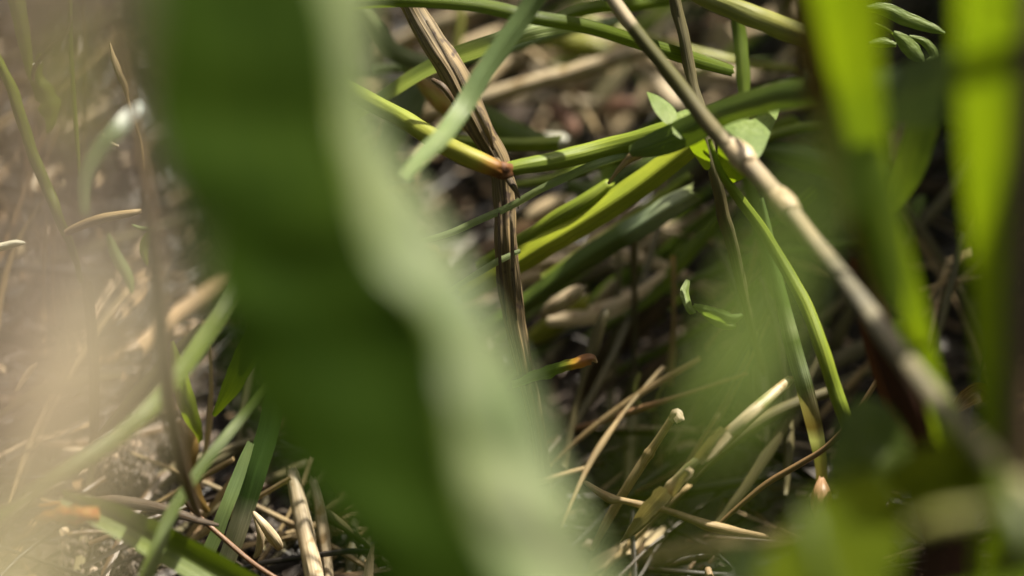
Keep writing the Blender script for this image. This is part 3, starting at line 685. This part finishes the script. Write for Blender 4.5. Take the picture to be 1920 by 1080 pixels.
grass('withered_tip', [(1140, 345, .395, 5), (1160, 318, .394, 9), (1180, 298, .393, 16), (1205, 280, .392, 22), (1232, 262, .391, 18)], G['straw'],
      'withered straw coloured tip tucked under the dark stem', 'leaf tip', fold=.5, wave=.3)
grass('yellow_shoot', [(1040, 318, .43, 8), (1085, 312, .43, 16), (1130, 306, .43, 16), (1180, 296, .43, 8)], G['lime'],
      'short yellow lit blade beneath the stem right of the joint', fold=.3)
grass('yellow_orange_leaf', [(770, 130, .425, 10), (800, 165, .423, 28), (830, 195, .421, 34), (865, 225, .42, 30), (900, 262, .42, 10)], mat('orange_yellow_leaf', (.19, .17, .02), (.17, .08, .012), trans=.4, su=2, sv=4),
      'yellow and orange leaf peeping out behind the twig', 'leaf', fold=.2)
grass('green_shoot', [(1380, 10, .415, 22), (1386, 60, .415, 26), (1392, 120, .414, 26), (1396, 185, .413, 22), (1398, 230, .412, 12)], G['green'],
      'short upright green blade with a lit edge at top right of centre', fold=.5)
grass('brown_dry_stem', [(1255, -90, .40, 18), (1265, -5, .40, 24), (1282, 70, .40, 22), (1298, 150, .40, 20), (1322, 235, .399, 20), (1338, 320, .398, 22), (1356, 400, .40, 24), (1378, 480, .405, 22), (1405, 600, .41, 16), (1430, 700, .42, 12)], G['darkolive'],
      'slender dull brown dry stem hanging down behind the diagonal stem', 'stem', kind=T, rough=.3)
# lobed leaf
e = empty('lobed_leaf', P(1300, 280, .395), 'lobed leaf with pale green wings and a base painted as yellow lit behind the diagonal stem', 'leaf')
outline('lobe', e, [(1212, 172), (1235, 180), (1262, 200), (1270, 222), (1250, 232), (1228, 210)], G['leaf'], .388, (.00004, -.0001), .001, label='small left lobe')
outline('lobe', e, [(1262, 215), (1290, 205), (1312, 222), (1318, 250), (1290, 262), (1262, 250)], G['leaf'], .387, (.00004, -.0001), .001)
outline('lobe', e, [(1350, 222), (1380, 215), (1398, 224), (1415, 222), (1432, 205), (1462, 192), (1460, 212), (1446, 245), (1428, 288), (1402, 310), (1370, 300), (1345, 265)], G['leaf'], .386, (.00002, -.00012), .002, label='large pale right lobe')
outline('lobe', e, [(1284, 262), (1308, 250), (1325, 270), (1332, 310), (1322, 318), (1302, 290)], G['lime'], .392, (-.0001, .0001), .001, label='lobe painted as yellow lit')  # lime material paints the yellow light on the leaf base
outline('lobe', e, [(1344, 262), (1366, 300), (1398, 325), (1388, 338), (1362, 342), (1350, 315)], G['lime'], .392, (-.0001, .0001), .001, label='lobe painted as yellow lit')
part(e, 'leaf_stalk', G['stem'], [(1330, 262, .391, 8), (1350, 320, .392, 14), (1380, 365, .394, 20), (1425, 425, .396, 22), (1465, 490, .396, 24), (1510, 570, .394, 26), (1540, 650, .392, 28), (1562, 720, .392, 28), (1590, 800, .394, 28), (1620, 880, .41, 28), (1650, 960, .42, 24)], nx=12)
# blade with pale patches
PB = mat('patched_blade', (1, 1, 1), trans=.25, rough=.4, streak=.3, bands=[(0, (.2, .28, .1)), (.14, (.07, .12, .02)), (.28, (.09, .15, .03)), (.34, (.30, .36, .2)), (.38, (.10, .15, .03)), (.46, (.32, .38, .22)), (.5, (.12, .15, .05)), (.54, (.34, .30, .18)), (.62, (.16, .12, .05)), (.66, (.35, .38, .25)), (.7, (.12, .13, .05)), (.9, (.16, .10, .05)), (1, (.12, .08, .04))])
e = grass('patched_blade', [(1428, 372, .404, 8), (1440, 430, .404, 15), (1452, 500, .403, 21), (1470, 580, .402, 27), (1490, 660, .402, 32), (1512, 740, .403, 33), (1530, 810, .406, 30), (1540, 870, .410, 24), (1542, 930, .414, 20), (1545, 985, .42, 11)], PB,
      'upright blade with pale bleached patches above a brown bulb', parts='blade', fold=.4)
part(e, 'bulb', mat('bulb_skin', (.45, .27, .17), (.3, .17, .1), trans=.15), [(1540, 900, .405, 16), (1540, 925, .404, 38), (1540, 950, .404, 40), (1538, 970, .405, 20)], nx=14)
grass('upright_dark_blade', [(1400, 330, .43, 20), (1420, 400, .43, 30), (1440, 470, .43, 30), (1450, 560, .428, 24)], G['green'], 'dark green blade behind the leaf stalk', fold=.3)
# curled seedling
e = empty('curled_seedling', P(1300, 590, .40), 'tiny bright green curled seedling leaf hanging over the dark gap', 'seedling')
part(e, 'leaflet', G['leaf'], [(1290, 525, .40, 8), (1285, 548, .399, 20, 30), (1292, 572, .398, 20, 40), (1300, 588, .398, 12)], kind='blade', fold=.3)
part(e, 'leaflet', G['leaf'], [(1300, 572, .398, 8), (1320, 582, .397, 20, -20), (1348, 592, .396, 24, -20), (1372, 598, .395, 20), (1392, 590, .395, 6)], kind='blade', fold=.3)
part(e, 'leaflet', G['lime'], [(1318, 588, .399, 6), (1340, 602, .399, 16), (1362, 610, .398, 18), (1380, 612, .398, 8)], kind='blade', fold=.3)

# ================================================================ CUT STRAWS AND TWIGS, LOWER CENTRE
BM = mat('banded_straw', (1, 1, 1), trans=.04, rough=.42, streak=.3, su=12, spots=.3, bands=[(0, (.3, .25, .14)), (.2, (.5, .4, .24)), (.38, (.5, .38, .23)), (.46, (.24, .23, .10)), (.54, (.26, .25, .11)), (.57, (.46, .37, .25)), (.8, (.46, .37, .25)), (.83, (.26, .25, .1)), (.92, (.5, .42, .28)), (1, (.2, .2, .07))])
JS = [(1165, 1015, .402, 10), (1195, 985, .40, 22), (1235, 945, .396, 28), (1262, 912, .394, 26), (1300, 876, .392, 28), (1350, 832, .391, 30), (1400, 785, .390, 28), (1440, 748, .392, 24), (1480, 712, .395, 18)]
e = grass('jointed_straw', JS, BM, 'thick jointed straw with torn sheath slanting up to the right', 'straw', kind=T, parts='stem', nx=20, nodes=((.36, .18, .015), (.27, .15, .012)), tip0=.3)
part(e, 'sheath', G['pale'], [(1178, 1003, .398, 8), (1210, 962, .394, 28), (1238, 932, .392, 32), (1250, 918, .391, 30)], kind='blade', fold=-.6, nx=8, wave=.2)
part(e, 'sheath', G['pale'], [(1262, 930, .392, 5), (1276, 905, .390, 12), (1290, 888, .389, 16), (1296, 878, .389, 10)], kind='blade', fold=-.6, nx=6, wave=.3)
part(e, 'sheath', G['pale'], [(1310, 862, .387, 22), (1335, 836, .386, 32), (1362, 808, .3855, 30)], kind='blade', fold=-.9, nx=8, wave=.1)
e = grass('slim_jointed_straw', [(1110, 1030, .41, 10), (1140, 975, .409, 17), (1180, 908, .407, 18), (1212, 858, .406, 18), (1236, 822, .405, 15), (1262, 782, .404, 14)], G['straw'],
      'slim khaki straw with one joint left of the thick jointed straw', 'straw', kind=T, parts='stem', nx=14, nodes=((.72, .25, .02),))
part(e, 'broken_tip', G['pale'], [(1258, 790, .4035, 12), (1268, 776, .403, 22), (1276, 790, .4025, 16)], kind='blade', fold=.4)
grass('bent_thin_straw', [(1098, 905, .40, 8), (1122, 922, .3975, 14), (1145, 935, .396, 20), (1165, 938, .3955, 13), (1200, 946, .395, 13), (1222, 950, .395, 16), (1250, 957, .394, 13), (1300, 975, .393, 16), (1330, 986, .393, 22), (1380, 996, .394, 16), (1440, 1006, .396, 8)], G['straw'],
      'thin bent orange tan straw lying across the two jointed straws', 'straw', kind=T, nx=10, rough=.15, n=6)
grass('thin_brown_twig', [(1010, 840, .432, 8), (1070, 808, .43, 11), (1130, 790, .426, 12), (1180, 774, .423, 13), (1240, 754, .42, 11), (1300, 735, .419, 8), (1400, 700, .418, 6)], G['brown'] if False else mat('red_brown_twig', (.33, .19, .11), (.2, .11, .06), trans=0, rough=.45),
      'thin reddish brown twig sloping across the dark hollow', 'twig', kind=T, nx=8)
grass('long_thin_twig', [(1340, 990, .405, 7), (1390, 945, .404, 10), (1440, 905, .403, 12), (1500, 870, .401, 12), (1550, 838, .399, 11), (1590, 795, .397, 11), (1625, 745, .396, 11), (1655, 695, .395, 8), (1670, 660, .395, 4)], mat('umber_twig', (.22, .14, .07), (.13, .08, .04), trans=0, rough=.5),
      'long thin brown twig rising to the right between the leaves', 'twig', kind=T, nx=8)
OT = mat('orange_tip', (1, 1, 1), trans=.3, rough=.35, streak=.2, bands=[(0, (.2, .3, .08)), (.52, (.14, .24, .03)), (.64, (.22, .25, .03)), (.72, (.38, .24, .03)), (.82, (.36, .15, .03)), (.93, (.24, .12, .06)), (1, (.45, .33, .22))])
grass('orange_tipped_blade', [(960, 722, .402, 14), (990, 710, .401, 18), (1020, 700, .40, 20), (1050, 690, .398, 22), (1080, 682, .397, 24), (1100, 674, .397, 22), (1112, 672, .397, 15), (1120, 680, .3975, 3)], OT,
      'small blade ending in a bright orange tip over the hollow', fold=.6, nx=8, wave=.5)
grass('rotten_dark_stem', [(980, 655, .45, 16), (1060, 628, .45, 14), (1140, 606, .448, 14), (1220, 592, .447, 14), (1300, 580, .446, 12)], G['black'],
      'black rotten stem lying level in the hollow', 'stem', kind=T)
# blurred bulbous stem bases at centre
for i, (c, m, lb) in enumerate([
    ([(985, 640, .445, 20), (1020, 622, .443, 40), (1065, 590, .44, 42), (1100, 560, .438, 30)], 'yel', 'plump yellowish stem base in shade below the dark green stem'),
    ([(1015, 590, .435, 14), (1040, 575, .433, 30), (1070, 555, .432, 30), (1095, 538, .431, 14)], 'pale', 'plump beige straw end beside the yellowish stem base'),
    ([(1100, 600, .45, 12), (1120, 575, .448, 24), (1140, 548, .446, 24), (1155, 525, .445, 14)], 'pale', 'upright beige husk right of the plump straw end'),
    ([(1180, 480, .455, 12), (1215, 462, .453, 26), (1245, 440, .452, 26), (1262, 424, .452, 10)], 'pale', 'soft beige husk just below the painted lit stem end'),
    ([(1085, 470, .46, 12), (1110, 450, .46, 22), (1135, 436, .46, 22), (1150, 428, .46, 10)], 'pale', 'beige husk between the two thick green stems'),
    ([(985, 412, .46, 16), (1010, 396, .46, 30), (1045, 380, .46, 30), (1068, 372, .46, 14)], 'pale', 'pinkish beige husk right of the twig above the slim stem')]):
    grass('straw_husk', c, G[m], lb, 'husk', kind=T, nx=12, flat=.7, tip0=.3, tip1=.3)
# dim olive blades in the hollow
grass('dim_blade', [(1060, 800, .455, 20), (1100, 730, .452, 34), (1140, 660, .448, 40), (1200, 610, .445, 40), (1250, 560, .443, 30)], G['brown'],
      'wide dim brown blade deep in the hollow', fold=.3)
grass('dim_blade', [(1110, 860, .45, 16), (1150, 790, .448, 26), (1200, 720, .446, 30), (1270, 660, .444, 26)], G['brown'],
      'second dim brown blade deeper right in the hollow', fold=.3)
grass('curled_tendril', [(1200, 700, .43, 6), (1190, 730, .43, 7), (1200, 760, .43, 7), (1225, 770, .43, 6), (1235, 740, .43, 6), (1260, 700, .43, 5)], G['olive'],
      'thin curled tendril looping in the hollow', 'tendril', kind=T, nx=7)

# ================================================================ LOWER LEFT
grass('sweeping_blade', [(-40, 985, .34, 24), (60, 930, .342, 26), (140, 880, .344, 30), (220, 825, .348, 30), (290, 760, .352, 32), (345, 690, .36, 32), (385, 630, .368, 32), (430, 560, .375, 32), (500, 420, .38, 40)], G['olivegreen'],
      'long green blade sweeping up from lower left to the big leaf', fold=.4)
grass('low_broad_blade', [(120, 935, .375, 30), (210, 972, .376, 56), (290, 1012, .377, 68), (370, 1055, .378, 68), (470, 1115, .378, 74), (600, 1190, .378, 60)], G['green'],
      'broad deep green blade across the bottom left with a bright upper edge', fold=-.4, nx=8)
grass('grey_green_blade', [(250, 1150, .365, 34), (290, 1045, .367, 30), (320, 965, .37, 24), (365, 895, .373, 22), (410, 835, .376, 20), (455, 780, .38, 18), (500, 720, .382, 14)], G['olivegreen'],
      'soft grey green blade standing up at lower left over the broad blade', fold=.3)
grass('narrow_pale_blade', [(380, 1060, .398, 26), (402, 1010, .398, 26), (425, 950, .398, 26), (448, 890, .399, 24), (470, 830, .40, 14)], G['grey'],
      'narrow pale green blade leaning beside the soil crumbs', fold=.35)
grass('two_tone_blade', [(400, 1110, .405, 26), (425, 1050, .404, 34), (450, 980, .403, 38), (478, 890, .402, 40), (505, 800, .402, 40), (525, 700, .402, 30)], mat('two_tone', (1, 1, 1), trans=.2, streak=.3, bands=[(0, (.42, .42, .33)), (.35, (.4, .4, .3)), (.45, (.06, .12, .025)), (1, (.05, .1, .02))]),
      'dark green blade bleached whitish at its base left of the cut straws', fold=.5, nx=8)
grass('dark_drooping_leaf', [(520, 560, .39, 26), (485, 620, .39, 44), (450, 690, .392, 44), (425, 740, .394, 30), (400, 780, .396, 8)], G['olivegreen'],
      'drooping dark green leaf at the left border of the big leaf', 'leaf', fold=.4)
grass('short_bright_blade', [(322, 640, .41, 6), (330, 680, .41, 26), (345, 740, .41, 36), (362, 790, .412, 30), (372, 830, .414, 18)], G['lime'],
      'short bright green blade beside the pinkish soil crumbs', fold=.4)
grass('brown_bent_stem', [(225, 60, .32, 6), (250, 200, .322, 12), (272, 330, .324, 20), (292, 460, .328, 26), (305, 600, .335, 32), (318, 740, .345, 30), (335, 850, .356, 28), (355, 920, .368, 22), (372, 965, .38, 14)], G['tanstem'],
      'long brown stem bowing down the left beside the veil', 'stem', kind=T, rough=.1)
grass('ochre_sheath', [(335, 790, .385, 14), (358, 830, .385, 28), (352, 880, .386, 30), (368, 930, .388, 26), (392, 960, .39, 10)], mat('ochre_leaf', (.19, .12, .035), (.12, .075, .025), trans=.2),
      'twisted ochre sheath hugging the bent brown stem', 'sheath', fold=.5)
grass('thin_rust_twig', [(335, 925, .398, 6), (370, 965, .397, 9), (420, 1010, .396, 10), (480, 1060, .394, 10), (560, 1110, .392, 10)], mat('rust_twig', (.17, .08, .035), (.1, .05, .025), trans=0, rough=.45),
      'thin rusty twig running down to the bottom edge at left', 'twig', kind=T, nx=8)
e = grass('cut_straw', [(548, 885, .412, 26), (560, 940, .41, 32), (575, 1010, .408, 34), (590, 1080, .406, 36), (600, 1140, .404, 36)], G['pale'],
      'thick pale cut straw standing under the big leaf', 'straw', kind=T, nx=18, ridge=.06)
grass('cut_straw', [(588, 900, .414, 18), (600, 950, .412, 22), (608, 1010, .411, 24), (614, 1060, .41, 22), (618, 1140, .408, 20)], G['pale'],
      'thinner pinkish cut straw right of the thick one', 'straw', kind=T, nx=14, ridge=.08)
e = empty('forked_straw', P(500, 1040, .405), 'forked pinkish straw scrap left of the cut straws', 'straw')
part(e, 'prong', G['pale'], [(476, 962, .402, 8), (495, 985, .401, 18), (515, 1012, .402, 22), (524, 1025, .404, 16)])
part(e, 'prong', G['pale'], [(478, 968, .403, 8), (488, 1000, .403, 14), (486, 1030, .404, 14), (478, 1045, .405, 8)])
grass('straw_sliver', [(700, 1020, .40, 4), (694, 1050, .40, 14), (690, 1090, .40, 20), (690, 1140, .40, 20)], G['pale'], 'small straw sliver at the bottom edge by the big leaf', 'straw', fold=.5)
OD = mat('orange_debris', (.42, .25, .05), (.45, .12, .03), trans=.3, su=4, sv=6)
grass('yellow_debris_leaf', [(70, 975, .372, 14), (110, 968, .371, 30), (150, 966, .37, 36), (188, 968, .37, 22)], OD,
      'yellow and orange decaying leaf scrap at the lower left', 'leaf', fold=.3, wave=.5)
grass('yellow_debris_leaf', [(75, 950, .385, 8), (120, 945, .384, 14), (165, 942, .383, 18), (192, 945, .383, 8)], OD,
      'narrow orange leaf scrap just above the larger orange scrap', 'leaf', fold=.3, wave=.4)
grass('dry_brown_blade', [(150, 945, .398, 16), (210, 940, .397, 24), (275, 948, .396, 22), (330, 962, .395, 18), (370, 975, .395, 14), (410, 985, .395, 6)], G['brown'],
      'flat dry brown blade lying below the soil heap', fold=.3)
# objects seen through the veil, upper left
grass('slanting_stem', [(-60, 20, .40, 18), (5, 130, .40, 20), (35, 205, .40, 22), (60, 285, .40, 22), (88, 350, .40, 22), (112, 412, .40, 18), (135, 470, .41, 14), (150, 530, .42, 8)], G['lime'],
      'hairy bright green stem slanting at the left edge', 'stem', kind=T, rough=.3)
grass('upper_left_blade', [(10, -80, .41, 30), (32, 0, .41, 32), (46, 70, .41, 26), (60, 150, .41, 12)], G['lime'], 'pale green blade tip at the top left corner', fold=.3)
e = empty('forked_twig', P(64, 145, .40), 'dark forked twiglet at the top left', 'twig')
part(e, 'branch', G['brown'], [(62, 150, .40, 7), (66, 125, .40, 8), (95, 90, .40, 10), (125, 60, .40, 8), (134, 30, .40, 4)])
part(e, 'branch', G['white'], [(62, 122, .40, 5), (76, 117, .40, 6)])
grass('hanging_leaf', [(75, 100, .405, 8), (72, 150, .405, 30), (92, 190, .405, 42), (95, 225, .405, 24), (88, 250, .405, 6)], G['lime'], 'crumpled yellow green leaf hanging behind the veil', 'leaf', fold=.4, wave=.4)
grass('upright_thin_stem', [(130, -40, .41, 9), (131, 80, .41, 9), (137, 180, .41, 9), (143, 260, .41, 9), (148, 330, .41, 5)], G['lime'], 'thin upright green stem behind the veil', 'stem', kind=T, nx=7)
grass('feathery_seed_head', [(206, 80, .40, 3), (214, 110, .40, 9), (225, 140, .40, 12), (236, 165, .40, 10), (242, 195, .40, 6), (262, 260, .40, 6), (270, 320, .40, 5)], G['straw'], 'wispy straw coloured seed head behind the veil', 'seed head', kind=T, nx=8, rough=.8)
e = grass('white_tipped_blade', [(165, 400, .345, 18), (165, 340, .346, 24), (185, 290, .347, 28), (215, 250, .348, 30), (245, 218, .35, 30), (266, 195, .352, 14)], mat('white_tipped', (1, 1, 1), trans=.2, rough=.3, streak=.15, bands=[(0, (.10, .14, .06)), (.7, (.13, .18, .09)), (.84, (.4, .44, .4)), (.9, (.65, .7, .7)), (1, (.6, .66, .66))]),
      'blurred grey green blade curving up to a white shiny tip', fold=.3)
grass('pale_ring_scrap', [(192, 250, .40, 4), (205, 266, .40, 8), (222, 274, .40, 4)], G['pale'], 'tiny pale crescent scrap beside the white tipped blade', 'scrap', fold=.3)
grass('leaning_straw', [(125, 436, .40, 14), (160, 420, .399, 18), (200, 408, .398, 18), (245, 400, .397, 14), (262, 396, .397, 9)], G['straw'], 'faint straw leaning left of the big leaf at mid height', 'straw', kind=T)
grass('pale_stub', [(-30, 470, .40, 16), (5, 462, .40, 16), (30, 456, .40, 14), (46, 456, .40, 6)], G['white'], 'bright pale stub poking in at the left edge', 'straw', kind=T)
e = empty('tiny_leaf', P(260, 430, .40), 'tiny folded bright green leaf beside the dark leaf border', 'leaf')
part(e, 'leaf_blade', G['lime'], [(288, 430, .40, 4), (276, 445, .40, 16), (270, 470, .40, 18), (276, 498, .40, 4)], kind='blade', fold=.4)
part(e, 'leaf_stalk', G['leaf'], [(248, 422, .40, 4), (265, 428, .40, 8), (288, 430, .40, 8)], kind='blade', fold=.3)
grass('pale_sliver', [(30, 735, .41, 6), (45, 712, .41, 12), (60, 692, .41, 12), (72, 680, .41, 4)], G['pale'], 'pale straw sliver in the middle of the veiled ground at left', 'straw', fold=.3)
grass('pale_green_blade', [(200, 440, .43, 8), (215, 480, .43, 22), (238, 520, .43, 20), (245, 550, .43, 6)], G['grey'], 'faint pale leaf tip low on the veiled ground at left', 'leaf', fold=.3)

# ================================================================ DEAD STEMS CROSSING THE LITTER (individuals, one mesh each)
rng = random.Random(23)
def dead_stems(n, m, w, label, group, areas, hh=(.004, .022), Ls=(.02, .055), ang=50, sd=24):
    for i in range(n):
        x0, x1, y0, y1 = areas[i % len(areas)]
        cx, cy = rng.uniform(x0, x1), rng.uniform(y0, y1); a = R(rng.gauss(ang, sd)); L = rng.uniform(*Ls) / K / .45 / 2
        h = rng.uniform(*hh); d0 = max(.417, (CAM_H - h) / -(FWD.z + UPV.z * (540 - cy) * K)); tl = rng.gauss(0, .00003); bend = rng.gauss(0, .10)
        c = []
        for t in (-1, -.5, 0, .5, 1):
            x = cx + math.cos(a) * L * t - math.sin(a) * L * bend * (1 - t*t); y = cy - math.sin(a) * L * t - math.cos(a) * L * bend * (1 - t*t)
            c.append((x, y, min(d0 + tl * (y - cy), gd(y) - .002), rng.uniform(*w) / K / .45 * (1 - .25 * abs(t))))
        kk = rng.random() < .6
        grass('dead_stem', c, G[m], label, 'dead stem', group=group, n=4, kind=T if kk else 'blade', **(dict(nx=9, rough=.2) if kk else dict(fold=rng.uniform(.2, .8), nx=4)))
RG = [(990, 1420, 380, 700), (1000, 1500, 700, 1040), (730, 1480, 20, 260), (1480, 1860, 420, 800), (340, 520, 620, 1060), (560, 700, 960, 1070), (20, 330, 80, 800)]
dead_stems(42, 'straw', (.0004, .0013), 'thin pale dead stem lying across the dark litter', 'pale dead stems in the litter', RG, Ls=(.012, .045), sd=42)
dead_stems(40, 'darkolive', (.0008, .0026), 'dim brownish dead stem lying across the dark litter', 'dim dead stems in the litter', RG, sd=36)
dead_stems(22, 'pale', (.0016, .0032), 'broad bleached straw scrap resting on the litter', 'bleached straw scraps', [(730, 1480, 15, 240), (980, 1400, 390, 560), (730, 1480, 15, 160)], Ls=(.010, .035), ang=20, sd=30)
dead_stems(16, 'green', (.001, .002), 'thin shaded green stem low among the litter', 'low green stems in the litter', [RG[0], (1000, 1400, 300, 560), (740, 1480, 20, 200)], ang=32, sd=12)

# ================================================================ OUT OF FOCUS THINGS FURTHER BACK
for nm, c, m, lb, ct, kw in [
 ('straw_husk', [(1010, 85, .50, 14), (1040, 78, .50, 40), (1090, 80, .50, 46), (1140, 90, .50, 16)], 'yel', 'soft yellow green husk behind the straw near the top', 'husk', dict(fold=.4)),
 ('straw_husk', [(1085, 62, .51, 14), (1120, 70, .51, 44), (1165, 75, .51, 40), (1195, 80, .51, 14)], 'pale', 'soft pinkish beige husk above the bleached straw', 'husk', dict(fold=.4)),
 ('straw_husk', [(1195, 120, .49, 14), (1225, 150, .488, 34), (1262, 190, .486, 38), (1290, 215, .485, 14)], 'pale', 'pinkish husk slanting down beside the diagonal stem', 'husk', dict(fold=.4)),
 ('straw_husk', [(1030, 190, .485, 14), (1050, 210, .484, 36), (1070, 235, .483, 34), (1080, 250, .483, 10)], 'rosy', 'rosy brown husk above the level green stem', 'husk', dict(fold=.3)),
 ('straw_husk', [(1130, 210, .485, 10), (1150, 200, .484, 30), (1180, 195, .483, 24), (1195, 190, .483, 8)], 'rosy', 'dim rosy husk left of the small leaf lobe', 'husk', dict(fold=.3)),
 ('straw_husk', [(1440, 150, .48, 8), (1465, 120, .48, 26), (1490, 95, .48, 22), (1500, 85, .48, 8)], 'pale', 'whitish sliver beside the left sunlit blade at the top', 'husk', dict(fold=.3)),
 ('straw_husk', [(1350, 100, .48, 10), (1365, 75, .48, 26), (1352, 60, .48, 26), (1345, 40, .48, 10)], 'pale', 'pale husk left of the short upright blade', 'husk', dict(fold=.3)),
 ('thin_dry_straw', [(960, 80, .49, 8), (1000, 100, .488, 12), (1050, 150, .486, 12), (1100, 215, .484, 12), (1120, 250, .483, 8)], 'straw', 'thin dim straw hanging in the dark behind the bleached straw', 'straw', dict(kind=T)),
 ('thin_dry_straw', [(858, -20, .47, 14), (862, 40, .47, 18), (856, 90, .47, 18), (850, 120, .47, 10)], 'olive', 'short blurred khaki straw standing right of the twig top', 'straw', dict(kind=T)),
 ('folded_pale_blade', [(640, -20, .43, 26), (700, 50, .432, 34), (735, 95, .434, 36), (790, 118, .436, 34), (850, 120, .438, 20)], 'glauc', 'pale grey green blurred blade sagging left of the twig', 'grass blade', dict(fold=.5)),
 ('folded_pale_blade', [(700, 330, .44, 26), (740, 240, .44, 50), (770, 190, .44, 56), (780, 150, .44, 30)], 'glauc', 'blurred pale green leaf between the big leaf and the twig', 'grass blade', dict(fold=.3)),
 ('dim_blade', [(1420, 275, .43, 20), (1480, 290, .43, 44), (1560, 310, .43, 50), (1660, 330, .43, 40)], 'dstem', 'dark green blade just right of the pale leaf lobe', 'grass blade', dict(fold=.4)),
 ('yellow_lit_tip', [(1440, 250, .44, 8), (1460, 235, .44, 22), (1485, 225, .44, 18), (1500, 232, .44, 6)], 'lime', 'small yellow lit blade tip right of the pale leaf lobe', 'grass blade', dict(fold=.3)),
 ('background_blade', [(1060, 340, .45, 16), (1120, 360, .45, 30), (1170, 330, .45, 30), (1240, 290, .45, 20)], 'dstem', 'shaded blade in the gap above the thick bright stem', 'grass blade', dict(fold=.4)),
 ('background_blade', [(1180, 590, .44, 10), (1225, 555, .44, 20), (1270, 500, .44, 26), (1320, 440, .44, 26), (1350, 405, .44, 14)], 'green', 'blurred green blade rising from the hollow towards the brown stem', 'grass blade', dict(fold=.5)),
 ('background_blade', [(1720, 420, .45, 8), (1715, 400, .45, 20), (1722, 380, .45, 24), (1735, 370, .45, 8)], 'leaf', 'tiny pale green leaf fleck in the black gap', 'leaf', dict(fold=.3)),
 ('gap_leaf', [(1500, 150, .345, 30), (1600, 160, .34, 60), (1680, 180, .33, 120), (1760, 160, .325, 130), (1850, 120, .32, 100), (2000, 60, .32, 60)], 'dgrey', 'blurred dull grey green leaf filling the gap between the sunlit blades', 'leaf', dict(fold=.2)),
 ('gap_leaf', [(1760, 130, .36, 40), (1730, 240, .362, 60), (1700, 330, .365, 56), (1670, 400, .37, 20)], 'dstem', 'dark green leaf hanging beside the large beige scrap', 'leaf', dict(fold=.3)),
 ('soft_grass_leaf', [(1590, 150, .30, 30), (1625, 300, .30, 70), (1650, 420, .30, 84), (1670, 520, .30, 60), (1690, 600, .30, 14)], 'softgreen', 'soft green blade blurred under the left sunlit blade', 'grass blade', dict(fold=.2)),
]: grass(nm, c, G[m], lb, ct, **kw)

# ================================================================ RIGHT, BEHIND
grass('red_brown_stalk', [(1610, 480, .37, 40), (1640, 600, .372, 60), (1680, 700, .374, 80), (1710, 790, .376, 84), (1740, 900, .38, 76), (1790, 1100, .385, 70)], G['red'], 'wide dark red brown stalk behind the diagonal stem', 'stalk', fold=.3, root=True)
grass('red_brown_stalk', [(1800, 930, .29, 30), (1780, 1000, .29, 90), (1765, 1080, .29, 100), (1750, 1200, .29, 90)], G['red'], 'short dark red stalk at the bottom edge under the bent khaki straw', 'stalk', fold=.3, root=True)
grass('thin_yellow_blade', [(1690, 640, .33, 8), (1735, 720, .332, 24), (1762, 800, .334, 28), (1778, 880, .336, 20), (1788, 950, .34, 8)], G['lime'], 'thin yellow green blade hanging over the corner leaf', fold=.4)
grass('dark_leaning_blade', [(1690, 600, .36, 40), (1720, 660, .362, 44), (1760, 740, .365, 40), (1800, 830, .37, 30)], G['dstem'], 'dark green blade beside the lower end of the sunlit one', fold=.4)
grass('curled_dry_end', [(1790, 770, .40, 14), (1815, 745, .399, 34), (1838, 735, .399, 34), (1850, 750, .40, 10)], mat('curled_end', (.3, .2, .09), (.15, .09, .03), trans=.1, rough=.25), 'curled brown dry end with a wet glint by the right blade', 'straw', fold=-.8, nx=8)
e = empty('small_sprig', P(1660, 90, .40), 'sprig of small pale green leaves at the top between the two sunlit blades', 'sprig')
part(e, 'leaflet', G['leaf'], [(1625, 15, .40, 10), (1660, 18, .40, 26), (1700, 36, .40, 28), (1745, 52, .40, 20), (1772, 62, .40, 4)], kind='blade', fold=.4)
part(e, 'leaflet', G['leaf'], [(1675, 60, .40, 8), (1695, 78, .40, 28), (1715, 100, .40, 30), (1732, 116, .40, 8)], kind='blade', fold=.4)
part(e, 'leaflet', G['leaf'], [(1705, 68, .402, 6), (1735, 80, .402, 16), (1752, 105, .402, 18), (1738, 114, .402, 6)], kind='blade', fold=.4)
part(e, 'leaf_stalk', G['stem'], [(1640, 45, .401, 5), (1660, 54, .401, 6), (1682, 68, .401, 5)])
part(e, 'leaflet', G['leaf'], [(1630, 82, .403, 8), (1655, 80, .403, 20), (1680, 84, .403, 8)], kind='blade', fold=.4)
grass('beige_leaf_scrap', [(1665, 300, .46, 14), (1685, 265, .46, 50), (1712, 232, .46, 56), (1735, 215, .46, 16)], G['straw'], 'large beige scrap in the gap between the sunlit blades', 'scrap', fold=.2, wave=.3)
grass('blurred_dark_blade', [(1640, 180, .30, 60), (1700, 210, .30, 90), (1790, 170, .30, 110), (1850, 90, .30, 110), (1900, -100, .30, 110)], G['dstem'], 'blurred dark blade filling the gap at the top right', fold=.3) if False else None
grass('dry_grass_stem', [(1740, 560, .43, 8), (1765, 525, .43, 9), (1790, 500, .43, 9), (1810, 482, .43, 6)], G['straw'], 'short thin dry stem in the black gap at right', 'straw', kind=T, nx=7)
grass('dry_grass_stem', [(1720, 545, .43, 6), (1770, 532, .43, 9), (1850, 518, .43, 9), (1900, 512, .43, 8)], G['straw'], 'level thin dry stem crossing the short one in the black gap', 'straw', kind=T, nx=7)
print('things', len([o for o in bpy.data.objects if o.parent is None]))
